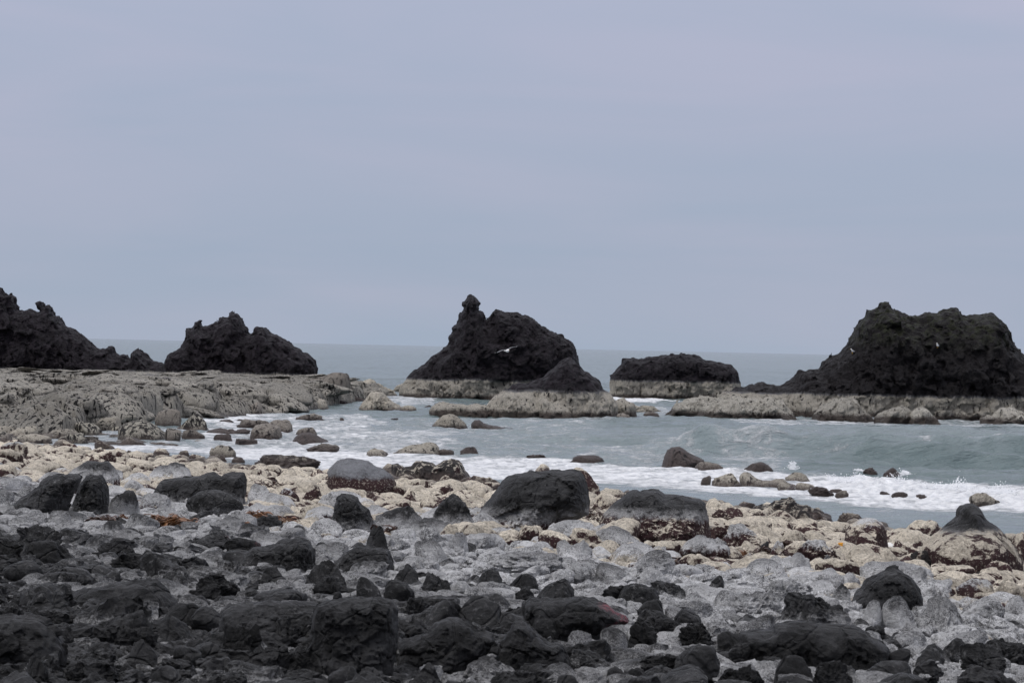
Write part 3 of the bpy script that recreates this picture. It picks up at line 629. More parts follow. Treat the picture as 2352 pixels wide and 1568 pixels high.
outline_rock('boulder', 4, [(390, B9), (405, 1040), (440, 1005), (520, 975), (640, 955), (760, 930), (860, 912), (960, 905), (1010, 915), (1060, 960), (1100, 1010), (1135, 1045), (1130, B9)], 1068, M_BLACK,
             'long black slab with stepped layers, left foreground above the dark block', .4, .3, .03, 3.2, 45, cell=.3, strata=.06)
outline_rock('boulder', 4, [(1510, B9), (1525, 790), (1570, 740), (1620, 700), (1700, 692), (1760, 680), (1800, 650), (1860, 650), (1900, 632), (1940, 640), (1985, 665), (2008, 720), (2012, 790), (1990, B9)], 815, M_DARK,
             'two humped charcoal boulder, its right hump ribbed with thin layers', .45, .32, .03, 3, 46, cell=.3, strata=.05)
outline_rock('boulder', 4, [(-120, B9), (-100, 1160), (0, 1145), (100, 1140), (200, 1142), (270, 1160), (310, 1190), (345, 1230), (380, 1290), (420, 1350), (425, 1420), (415, B9)], 1435, M_BLACK,
             'big smooth black boulder in the lower left corner', .42, .32, .025, 3, 47, cell=.35)
outline_rock('boulder', 5, [(-10, B9), (0, 830), (60, 790), (100, 740), (170, 695), (250, 690), (330, 700), (390, 720), (412, 770), (420, 830), (415, B9)], 838, M_DARK,
             'wrinkled charcoal boulder with a faint red streak, left of the white stone patch', .4, .3, .035, 3, 48, cell=.25, strata=.07)
outline_rock('boulder', 5, [(15, B9), (22, 520), (40, 440), (60, 380), (90, 358), (150, 365), (190, 380), (215, 430), (260, 460), (285, 520), (292, B9)], 580, M_DARK,
             'upright grey stone with blunt black top at the edge of the cream boulders', .4, .3, .03, 3, 49, cell=.25)
outline_rock('boulder', 5, [(-5, B9), (0, 215), (20, 180), (60, 145), (130, 130), (200, 140), (260, 150), (300, 180), (350, 200), (400, 230), (430, 280), (448, 350), (440, B9)], 372, M_DOME,
             'barnacled boulder with smooth grey dome top and maroon sides', .9, .7, .04, 2, 50)
outline_rock('boulder', 5, [(395, B9), (410, 170), (450, 166), (480, 190), (540, 185), (560, 155), (600, 148), (650, 155), (690, 175), (740, 150), (800, 138), (840, 148), (865, 190), (890, 230), (912, 262), (920, B9)], 278, M_STREAK,
             'clump of black and white streaked rock at the edge of the foam', .9, .7, .10, 1.6, 51, cell=.4, warp=.05)
outline_rock('boulder', 6, [(490, B9), (505, 440), (560, 428), (620, 425), (640, 405), (700, 395), (765, 386), (780, 420), (810, 430), (850, 430), (885, 450), (930, 455), (960, 480), (1000, 500), (1012, 545), (1015, B9)], 545, M_STREAK,
             'jagged ridge of upright black streaked rock at the water edge on the right', .7, .5, .12, 2, 52, cell=.4, warp=.05)
outline_rock('boulder', 6, [(1080, B9), (1090, 700), (1100, 610), (1130, 560), (1180, 525), (1230, 510), (1290, 520), (1335, 545), (1352, 590), (1362, 660), (1372, 730), (1370, B9)], 742, M_MAROON,
             'tall barnacled boulder with maroon spots, left of the white stone', .8, .6, .06, 2, 53)
outline_rock('sea_rock', 1, [(1670, B9), (1680, 1095), (1690, 1050), (1715, 1020), (1770, 1008), (1840, 1012), (1880, 1030), (1892, 1080), (1896, 1125), (1896, B9)], 1122, M_SEA,
             'boxy brown rock with steep right side standing in the surf on the left', 1.2, .9, .1, 1.2, 54, cell=.5)
outline_rock('sea_rock', 1, [(780, B9), (795, 1050), (830, 1010), (900, 990), (960, 980), (1010, 1000), (1060, 1030), (1110, 1070), (1130, 1120), (1132, B9)], 1130, M_SEASTREAK,
             'long pale boulder with black drips lying in the left channel', 1.6, 1.2, .1, 1.0, 55)
outline_rock('sea_rock', 1, [(1960, B9), (1968, 1120), (1990, 1090), (2030, 1070), (2080, 1066), (2120, 1080), (2150, 1100), (2200, 1120), (2222, 1150), (2225, B9)], 1154, M_SEADARK,
             'dark wet double humped rock in the foam right of the boxy one', 1.1, .9, .08, 1.2, 56)
outline_rock('sea_rock', 2, [(190, B9), (205, 905), (230, 865), (262, 835), (285, 800), (320, 790), (370, 800), (410, 840), (450, 870), (505, 905), (520, B9)], 918, M_SEAPALE,
             'pale cone shaped sea rock between the reef and the middle stack', 1.6, 1.2, .14, .9, 57, cell=.6)
outline_rock('sea_rock', 2, [(690, B9), (700, 1020), (730, 985), (770, 955), (810, 942), (850, 948), (890, 975), (925, 1010), (945, 1050), (950, B9)], 1048, M_SEAPALE,
             'rounded pale rock in open water below the pyramid stack', 1.4, 1.1, .12, 1, 58, cell=.5)
outline_rock('sea_rock', 2, [(955, B9), (962, 1010), (985, 985), (1015, 982), (1045, 1005), (1090, 1018), (1140, 1025), (1180, 1035), (1240, 1038), (1248, B9)], 1052, M_SEADARK,
             'low brown rock trailing a thin tail to the right in open water', .9, .6, .08, 1.4, 59)
outline_rock('sea_rock', 6, [(-85, B9), (-75, 180), (-60, 120), (-40, 80), (-10, 58), (30, 56), (60, 70), (100, 100), (140, 120), (190, 140), (195, 165), (140, 190), (135, B9)], 205, M_SEADARK,
             'largest brown rock in the surf, hump backed, right of the middle', 1.1, .9, .09, 1.4, 60, cell=.4)
outline_rock('sea_rock', 6, [(418, B9), (422, 245), (440, 222), (470, 220), (500, 240), (530, 262), (570, 272), (620, 275), (660, 262), (700, 265), (730, 290), (785, 305), (792, B9)], 322, M_SEAPALE,
             'saddle shaped pale rock with raised left horn in the white foam', .8, .6, .06, 1.8, 61, cell=.35)

# ------------------------------------------------------------------ other boulders the photo shows one by one
S, D_, BK, G, MR, ST, PK, CR = M_HERO, M_DARK, M_BLACK, M_GREY, M_MAROON, M_STREAK, M_PINK, M_CREAM
SE, SP, SD, SS = M_SEA, M_SEAPALE, M_SEADARK, M_SEASTREAK
TAB = [
 # crop, x0, x1, top, base, shape, material, label
 (4, 870, 1212, 155, 318, 'dome', S, 'domed boulder with dark cap above a pale ring, behind the long low black boulder'),
 (4, 1180, 1552, 330, 474, 'dome', D_, 'smooth dark mound with a pale smear in front of the long low black boulder'),
 (4, 690, 892, 332, 482, 'dome', G, 'grey rounded boulder touching the split black boulder on its right'),
 (4, 1556, 1734, 290, 440, 'dome', G, 'rough grey boulder at the right end of the long low black boulder'),
 (4, 90, 236, 302, 372, 'cobble', G, 'flat grey boulder left of the split black boulder'),
 (4, -40, 170, 245, 322, 'dome', G, 'grey mound at the left edge below the cream boulders'),
 (4, -30, 86, 325, 405, 'cobble', G, 'small grey stone at the left edge beside the split black boulder'),
 (4, 760, 945, 265, 352, 'dome', G, 'low grey stone between the split boulder and the domed boulder'),
 (4, 60, 392, 560, 706, 'crag', D_, 'dark flaky boulder with a tiny red mark, upper left of the black foreground'),
 (4, 120, 465, 652, 776, 'dome', D_, 'smooth charcoal hump overlapping the dark flaky boulder'),
 (4, -60, 140, 636, 750, 'crag', D_, 'layered charcoal boulder at the left edge below the flaky one'),
 (4, 690, 935, 722, 818, 'crag', BK, 'small black jagged rock on the grey dusted stones at left'),
 (4, 1320, 1520, 905, 968, 'slab', BK, 'small black brick shaped stone beside the long stepped slab'),
 (4, 1196, 1540, 868, 1010, 'slab', D_, 'flat layered charcoal rock right of the long stepped slab'),
 (4, 1600, 1956, 975, 1062, 'dome', D_, 'smooth arched charcoal rock peeping over the long ledge'),
 (4, 1638, 1858, 824, 930, 'cone', BK, 'small pointed black rock below the two humped boulder'),
 (4, 1408, 1650, 712, 790, 'dome', PK, 'grey stone with a pink stain touching the two humped boulder'),
 (4, 1210, 1500, 606, 686, 'slab', PK, 'flat black slab with a thin pink line along its top edge'),
 (4, 1418, 1680, 628, 712, 'cone', PK, 'pointed black rock with pink right slope'),
 (4, 1944, 2226, 782, 962, 'block', D_, 'blocky charcoal boulder leaning right of the two humped boulder'),
 (4, 1990, 2230, 875, 990, 'slab', D_, 'slanting flat charcoal slab leaning on the blocky boulder'),
 (4, 1026, 1300, 1050, 1180, 'dome', BK, 'rounded black rock between the stepped slab and the long ledge'),
 (4, 1200, 1475, 1080, 1200, 'dome', BK, 'black hump half hidden behind the rounded black rock'),
 (4, 550, 992, 1112, 1306, 'slab', D_, 'broad dark slab lying flat right of the lower left boulder'),
 (4, 1700, 2020, 1142, 1312, 'block', D_, 'ribbed charcoal boulder against the left side of the square block'),
 (4, 1412, 1668, 1190, 1372, 'crag', BK, 'ribbed black rock with vertical face under the long ledge'),
 (4, 380, 470, 1195, 1300, 'block', BK, 'small black stone beside the lower left boulder'),
 (4, 800, 1010, 1205, 1315, 'crag', BK, 'black knobbly stone on the broad dark slab'),
 (4, 780, 1002, 1290, 1424, 'cone', D_, 'peaked charcoal stone near the bottom left'),
 (4, 436, 736, 1352, 1452, 'slab', D_, 'low flat charcoal stone near the bottom left'),
 (4, 380, 756, 1412, 1525, 'slab', BK, 'flat black flagstone with pale upper surface at the bottom left'),
 (4, 128, 302, 1392, 1530, 'cone', D_, 'tilted dark stone in front of the lower left boulder'),
 (4, 1098, 1284, 1328, 1424, 'dome', D_, 'small smooth grey stone near the bottom edge, left of the square block'),
 (4, 1200, 1420, 1310, 1400, 'cobble', D_, 'dull round stone beside the ribbed black rock'),
 (4, 950, 1170, 1460, 1560, 'cobble', D_, 'rounded charcoal stone at the bottom edge in the left half'),
 (4, 1300, 1620, 1505, 1600, 'slab', G, 'pale flat stone cut by the bottom edge'),
 (4, 1560, 1860, 1345, 1470, 'slab', BK, 'flat black rock below the ribbed charcoal boulder'),
 (4, 1810, 2160, 1300, 1480, 'crag', BK, 'black hollowed rock at the foot of the square block'),
 (4, 0, 150, 1020, 1140, 'crag', D_, 'rough dark stone above the lower left boulder'),
 (4, 210, 440, 1080, 1150, 'slab', D_, 'small slab behind the lower left boulder'),
 (4, 0, 260, 790, 900, 'dome', D_, 'broad dusty charcoal mound at the left edge'),
 (4, 430, 620, 880, 950, 'crag', BK, 'little black cluster above the stepped slab'),
 (4, 560, 880, 640, 760, 'slab', D_, 'low dusty dark slab left of the jagged rock'),
 (4, 960, 1170, 738, 810, 'dome', D_, 'low grey brown hump in the dusted stones at left'),
 (4, 1020, 1200, 860, 950, 'dome', G, 'pale blue grey stone between two black slabs'),
 (4, 1625, 1810, 490, 568, 'slab', D_, 'dark wedge of stone beside the orange seaweed'),
 (4, 1980, 2190, 510, 600, 'dome', G, 'smooth grey dome below the upright grey stone'),
 (4, 1760, 1950, 570, 640, 'dome', G, 'grey dome right above the two humped boulder'),
 (4, 2010, 2230, 665, 760, 'cobble', G, 'white lichen stone right of the two humped boulder'),
 (4, 790, 1010, 478, 568, 'dome', G, 'white grey dome on the left below the split boulder'),
 (4, 300, 450, 458, 540, 'cobble', G, 'white stone at the foot of the split boulder'),
 (4, 640, 800, 520, 590, 'dome', G, 'grey topped stone left of the seaweed heap'),
 (4, 1000, 1150, 425, 500, 'dome', G, 'grey wrinkled stone in front of the long low black boulder'),
 (4, 1490, 1640, 480, 560, 'cobble', G, 'white stone at the right end of the seaweed heap'),
 (4, 1420, 1545, 380, 448, 'cobble', S, 'small whitish stone under the notch of the long low boulder'),
 (5, 176, 380, 880, 1035, 'dome', D_, 'left one of a pair of charcoal humps left of the middle'),
 (5, 350, 552, 905, 1042, 'dome', D_, 'right one of a pair of charcoal humps left of the middle'),
 (5, 28, 96, 972, 1030, 'cobble', BK, 'small black pebble on a pale stone near the square block'),
 (5, 570, 782, 850, 972, 'crag', D_, 'dark angular rock amid white stones in the middle'),
 (5, 790, 905, 910, 970, 'cobble', G, 'small grey stone beside the dark angular rock'),
 (5, 940, 1128, 838, 952, 'cone', D_, 'charcoal wedge stone in the middle white stones'),
 (5, 1152, 1350, 860, 950, 'dome', D_, 'smooth grey hump, left of a larger one, middle of the beach'),
 (5, 1308, 1580, 892, 1018, 'dome', D_, 'large smooth charcoal hump among the white stones, middle of the beach'),
 (5, 1190, 1330, 946, 1030, 'crag', BK, 'black jagged stone in front of the two smooth humps'),
 (5, 1000, 1165, 990, 1070, 'dome', G, 'grey stone with dark cap right of the arched boulder'),
 (5, 780, 860, 1002, 1026, 'slab', BK, 'thin black flat stone in the middle'),
 (5, 482, 668, 1012, 1112, 'crag', D_, 'dark flaky rock left of the twin domes'),
 (5, 602, 872, 1032, 1185, 'dome', D_, 'left one of the twin dark domes in the middle foreground'),
 (5, 818, 1132, 1006, 1188, 'dome', D_, 'right and larger one of the twin dark domes in the middle foreground'),
 (5, 450, 682, 1150, 1262, 'crag', BK, 'low black rock between square block and twin domes'),
 (5, 1120, 1262, 1068, 1150, 'crag', BK, 'small black rock left of the pink tipped one'),
 (5, 1180, 1352, 1172, 1290, 'dome', D_, 'smooth dark stone left of the pink tipped rock base'),
 (5, 1530, 1690, 1230, 1322, 'cobble', G, 'pale rounded stone below the pink tipped rock'),
 (5, 1740, 1920, 1205, 1330, 'dome', G, 'grey dome right below the pink tipped rock'),
 (5, 1922, 2112, 1178, 1300, 'block', BK, 'black block right of the pink tipped rock'),
 (5, 1752, 1960, 934, 1020, 'crag', BK, 'black wedge at the left of a dark ridge in the middle right'),
 (5, 1860, 2130, 930, 1032, 'dome', D_, 'middle hump of the dark ridge in the middle right'),
 (5, 2050, 2300, 915, 1000, 'crag', D_, 'flaky right end of the dark ridge in the middle right'),
 (5, 1975, 2150, 1030, 1120, 'dome', D_, 'single dark capped dome below the dark ridge'),
 (5, 1990, 2290, 1130, 1220, 'slab', D_, 'low dark flat rock below the dark capped dome'),
 (5, 470, 782, 1436, 1590, 'cone', D_, 'peaked charcoal rock at the bottom edge, right of the square block'),
 (5, 1030, 1470, 1462, 1620, 'slab', D_, 'long smooth dark slab cut by the bottom edge in the middle'),
 (5, 1450, 1610, 1515, 1600, 'cobble', BK, 'round black stone cut by the bottom edge'),
 (5, 2000, 2290, 1384, 1480, 'crag', BK, 'black cluster of rock right of the peaked one in the foreground'),
 (5, 1590, 1710, 1402, 1482, 'block', D_, 'small dark stone between peaked rock and black cluster'),
 (5, 1780, 1900, 1462, 1540, 'cobble', D_, 'greyish round stone near the bottom edge'),
 (5, 1870, 2080, 1476, 1560, 'crag', BK, 'black ragged stone near the bottom edge right of the middle'),
 (5, -10, 190, 1450, 1560, 'dome', D_, 'smooth grey stone at the foot of the square block'),
 (5, 410, 600, 798, 900, 'cone', D_, 'dark topped cone stone above the pair of charcoal humps'),
 (5, 545, 772, 655, 775, 'dome', G, 'broad pale dome stone beside the wrinkled charcoal boulder'),
 (5, 230, 402, 555, 700, 'cone', D_, 'dark cone stone rising behind the wrinkled charcoal boulder'),
 (5, 398, 572, 575, 664, 'dome', G, 'grey dome with dark cap left of the cream boulders'),
 (5, 580, 722, 562, 640, 'cobble', G, 'white and grey stone below the brown seaweed'),
 (5, 758, 912, 598, 712, 'cone', G, 'pale grey peaked stone below the largest black boulder'),
 (5, 926, 1136, 608, 704, 'dome', G, 'grey dark tipped mound below the largest black boulder'),
 (5, 704, 836, 546, 630, 'cobble', CR, 'small cream stone left below the largest black boulder'),
 (5, 828, 1092, 545, 642, 'dome', CR, 'cream knobbly boulder at the left foot of the largest black boulder'),
 (5, 1100, 1222, 602, 650, 'cobble', CR, 'low cream stone under the largest black boulder'),
 (5, 1200, 1352, 552, 646, 'lump', CR, 'cream pitted stone at the foot of the largest black boulder'),
 (5, 1340, 1560, 590, 680, 'dome', CR, 'left one of two broad cream boulders under the largest black boulder'),
 (5, 1540, 1792, 575, 680, 'dome', CR, 'right one of two broad cream boulders under the largest black boulder'),
 (5, 1758, 1924, 560, 642, 'block', MR, 'maroon and cream block between the two great boulders'),
 (5, 1700, 1880, 652, 732, 'dome', CR, 'cream lump below the three banded boulder, on the left'),
 (5, 1868, 2022, 662, 738, 'dome', CR, 'cream lump below the three banded boulder, in the middle'),
 (5, 1978, 2112, 652, 716, 'lump', CR, 'small dark pitted cream stone below the three banded boulder'),
 (5, 2105, 2260, 655, 735, 'dome', CR, 'cream lump below the three banded boulder, on the right'),
 (5, 600, 1012, 360, 590, 'cone', S, 'broad grey topped cream boulder left of the largest black boulder'),
 (5, 275, 600, 432, 590, 'dome', MR, 'spreading cream boulder with maroon foot beside the upright grey stone'),
 (5, 505, 672, 445, 520, 'dome', CR, 'cream hump behind the broad grey topped boulder'),
 (5, 585, 762, 365, 470, 'dome', MR, 'cream boulder blotched maroon above the broad grey topped boulder'),
 (5, 410, 600, 318, 425, 'cone', CR, 'pointed cream boulder right of the maroon sided dome'),
 (5, 1308, 1420, 165, 240, 'cobble', CR, 'pale cream stone peeping over the top of the largest black boulder'),
 (5, 1520, 1764, 190, 405, 'dome', MR, 'maroon mottled barnacled boulder behind the right side of the largest black boulder'),
 (5, 1680, 1862, 346, 470, 'dome', S, 'smooth cream and grey dome between the two great boulders'),
 (5, 640, 800, 300, 372, 'dome', MR, 'small cream stone with maroon side below the streaked clump'),
 (5, 680, 818, 235, 310, 'cone', MR, 'pointed cream and maroon stone in front of the streaked clump'),
 (5, 832, 962, 248, 308, 'dome', CR, 'cream dome at the water edge right of the streaked clump'),
 (5, 890, 1110, 245, 340, 'ridge', MR, 'sharp ridged stone with maroon face at the water edge'),
 (5, 300, 466, 165, 240, 'dome', CR, 'cream stones piled right behind the grey domed boulder'),
 (5, 490, 640, 262, 335, 'dome', MR, 'cream boulder with maroon left side under the streaked clump'),
 (5, 560, 620, 770, 830, 'block', MR, 'small rusty brown stone among white ones'),
 (5, 1560, 1700, 650, 760, 'cone', G, 'white faced peaked stone, middle right of the white belt'),
 (5, 1500, 1730, 795, 888, 'dome', G, 'dark capped white dome in the white belt right of the middle'),
 (5, 1990, 2170, 822, 915, 'dome', G, 'neat dark capped white dome above the dark ridge'),
 (5, 990, 1540, 735, 830, 'slab', G, 'long low wrinkled grey slab in the white belt'),
 (5, 1930, 2230, 715, 840, 'dome', G, 'wide grey boulder with a black tuft of weed in the white belt'),
 (5, 1410, 1580, 840, 900, 'cobble', G, 'grey stone beside the dark capped white dome'),
 (5, 850, 1100, 952, 1000, 'slab', G, 'pale flat stone behind the twin domes'),
 (6, 240, 345, 452, 540, 'block', MR, 'dark maroon stone at the left of the cream heap by the water'),
 (6, 310, 420, 432, 500, 'dome', CR, 'cream stone on top of the heap by the water at right'),
 (6, 322, 530, 446, 545, 'dome', MR, 'cream and maroon dome in the heap by the water at right'),
 (6, 700, 950, 455, 565, 'dome', ST, 'dark striped dome boulder in front of the jagged ridge'),
 (6, 1035, 1215, 478, 552, 'ridge', MR, 'dark maroon weedy rock at the water edge'),
 (6, 1446, 1712, 524, 668, 'dome', MR, 'cream dome with a large dark brown patch left of the knobbed boulder'),
 (6, 320, 640, 516, 600, 'dome', CR, 'low broad cream boulder below the heap'),
 (6, 590, 760, 520, 600, 'dome', CR, 'cream boulder below the striped dome'),
 (6, 310, 660, 548, 712, 'cone', MR, 'big cream boulder with pink maroon left face right of the three banded one'),
 (6, 30, 372, 626, 752, 'dome', MR, 'long cream boulder with maroon right end below the three banded one'),
 (6, 775, 1092, 548, 668, 'dome', MR, 'cream boulder with maroon hollows in the right heap'),
 (6, 655, 880, 582, 690, 'dome', CR, 'cream hump in the middle of the right heap'),
 (6, 736, 1086, 650, 790, 'block', MR, 'long blocky cream boulder with maroon side beside the yellow bucket'),
 (6, 590, 745, 655, 765, 'cone', MR, 'rust brown peaked stone in the right heap'),
 (6, 525, 610, 655, 722, 'block', BK, 'black stone in a gap of the right heap'),
 (6, 1150, 1345, 604, 748, 'dome', MR, 'smaller cream dome with maroon hollow in front of the tall barnacled boulder'),
 (6, 1360, 1460, 580, 660, 'dome', CR, 'cream stone between tall barnacled boulder and brown patched dome'),
 (6, 1450, 1490, 582, 614, 'cobble', BK, 'tiny black stone at the water edge by the brown patched dome'),
 (6, 1520, 1620, 655, 716, 'cobble', CR, 'small cream stone left of the knobbed boulder'),
 (6, 1500, 1660, 715, 830, 'ridge', ST, 'black and white ribbed stone at the left foot of the knobbed boulder'),
 (6, 1130, 1460, 742, 830, 'dome', CR, 'low broad cream boulder below the tall barnacled boulder'),
 (6, 1200, 1690, 795, 915, 'dome', S, 'broad tan boulder with smooth brownish top behind the black fissured one'),
 (6, 2115, 2330, 600, 830, 'dome', MR, 'dark maroon boulder at the right edge behind the knobbed one'),
 (6, 1985, 2190, 782, 900, 'dome', MR, 'cream boulder with dark brown back in front of the knobbed boulder'),
 (6, 1720, 1960, 850, 930, 'dome', CR, 'cream boulder below the knobbed boulder'),
 (6, 1940, 2110, 825, 930, 'dome', CR, 'cream rounded boulder by the right edge'),
 (6, 1820, 2082, 905, 1018, 'dome', MR, 'cream boulder with dark underside on the right'),
 (6, 2070, 2300, 892, 1040, 'dome', CR, 'tall cream boulder at the right edge'),
 (6, 930, 1072, 742, 840, 'cone', D_, 'small smooth dark peaked stone below the yellow bucket'),
 (6, 840, 1100, 835, 915, 'dome', G, 'low grey stone under the small dark peaked stone'),
 (6, 1004, 1142, 920, 1016, 'cone', D_, 'dark conical stone left of the black fissured boulder'),
 (6, 190, 325, 882, 982, 'dome', D_, 'small round charcoal stone in the white belt on the right'),
 (6, 600, 902, 902, 1016, 'slab', G, 'tilted grey slab in the white belt on the right'),
 (6, 1216, 1342, 1036, 1168, 'cobble', G, 'egg shaped grey stone under the black fissured boulder'),
 (6, 1328, 1572, 1010, 1176, 'dome', G, 'large round white stone with dark cap under the black fissured boulder'),
 (6, 1572, 1905, 994, 1200, 'cone', G, 'wide dark topped boulder with white base on the right'),
 (6, 1500, 1780, 905, 1010, 'dome', G, 'blue grey smooth dome behind the wide dark topped boulder'),
 (6, 1838, 2130, 1010, 1120, 'dome', G, 'pale grey boulder with arched dark lid at the right'),
 (6, 2110, 2300, 1000, 1110, 'dome', G, 'grey boulder with dark lid at the right edge'),
 (6, 672, 1180, 1000, 1180, 'slab', S, 'long dark topped boulder with white skirt in the right white belt'),
 (6, 50, 275, 990, 1080, 'dome', G, 'square grey white stone at the left of the right white belt'),
 (6, 260, 420, 975, 1080, 'cobble', G, 'rounded grey white stone beside the square one'),
 (6, 380, 700, 970, 1090, 'slab', G, 'broad grey white boulder in the right white belt'),
 (6, 530, 650, 1105, 1175, 'dome', G, 'dark capped small white dome in the right white belt'),
 (6, 0, 190, 1100, 1180, 'dome', D_, 'smooth dark hump at the left of the right foreground'),
 (6, 0, 270, 1175, 1296, 'crag', D_, 'fissured charcoal rock above the round black boulder'),
 (6, 0, 302, 1312, 1500, 'dome', BK, 'round ribbed black boulder in the right foreground'),
 (6, 275, 450, 1230, 1340, 'dome', D_, 'dark hump at the left end of the widest slab'),
 (6, 350, 620, 1300, 1400, 'slab', D_, 'low slab below the widest slab on its left'),
 (6, 275, 602, 1448, 1620, 'slab', BK, 'flat topped black ledge cut by the bottom edge on the right'),
 (6, 552, 720, 1396, 1440, 'slab', BK, 'thin black slab below the widest slab'),
 (6, 645, 895, 1382, 1512, 'dome', D_, 'charcoal dome in front of the widest slab'),
 (6, 890, 1160, 1410, 1560, 'crag', BK, 'cracked black rock in front of the widest slab'),
 (6, 1365, 1525, 1342, 1452, 'dome', BK, 'small round black boulder right of the widest slab'),
 (6, 1548, 1745, 1322, 1420, 'cone', D_, 'dark peaked stone in the right foreground'),
 (6, 1532, 1752, 1416, 1516, 'block', BK, 'black block below the dark peaked stone'),
 (6, 1240, 1545, 1422, 1550, 'dome', D_, 'smooth charcoal dome near the bottom edge on the right'),
 (6, 1840, 2150, 1310, 1475, 'block', D_, 'large rough charcoal block at the right of the foreground'),
 (6, 1708, 1885, 1270, 1376, 'dome', D_, 'dark dome left of the pink edged slab'),
 (6, 1980, 2320, 1280, 1400, 'slab', PK, 'dark slab with a pink rim at the right edge'),
 (6, 1750, 2300, 1452, 1640, 'crag', BK, 'large black rock in the lower right corner'),
 (6, 1366, 1720, 1522, 1640, 'slab', BK, 'black flat rock cut by the bottom edge, left of the corner rock'),
 (6, 1220, 1360, 1200, 1262, 'slab', D_, 'small dark slab right of the widest slab'),
 (4, -20, 162, 20, 140, 'dome', MR, 'maroon and white boulder at the left edge by the channel'),
 (4, 350, 478, -5, 50, 'ridge', ST, 'small dark weedy rock at the left edge of the channel'),
 (4, 960, 1082, 66, 140, 'dome', MR, 'maroon striped round stone on the cream boulders at left'),
 (4, 1136, 1212, 76, 128, 'cobble', BK, 'small black stone near the foam at left'),
 (4, 1330, 1512, 46, 130, 'dome', SP, 'grey boulder at the edge of the foam at left'),
 (4, 1195, 1330, 105, 155, 'ridge', MR, 'maroon weedy stones left of the grey boulder by the foam'),
 (4, 1300, 1450, 105, 158, 'ridge', MR, 'dark reddish stone before the grey boulder by the foam'),
 (4, 1480, 1565, 120, 165, 'cobble', ST, 'small black and white stone right of the grey boulder by the foam'),
 (4, 1600, 2045, 112, 200, 'ridge', ST, 'long low black streaked rock along the foam left of the middle'),
 (4, 640, 740, 90, 145, 'dome', MR, 'cream dome with maroon face in the left cream field'),
 (4, 320, 480, 10, 75, 'dome', CR, 'smooth cream dome nearest the left channel'),
 (4, 590, 740, 20, 78, 'lump', CR, 'fluffy looking cream mound by the foam on the left'),
 (4, 1760, 1916, 318, 400, 'dome', MR, 'cream dome with dark red hollow left of the maroon sided boulder'),
 (4, 1940, 2050, 320, 400, 'block', MR, 'dark maroon blotched stone left of the upright grey stone'),
 (4, 2022, 2180, 345, 455, 'dome', G, 'dull grey boulder left of the upright grey stone'),
]
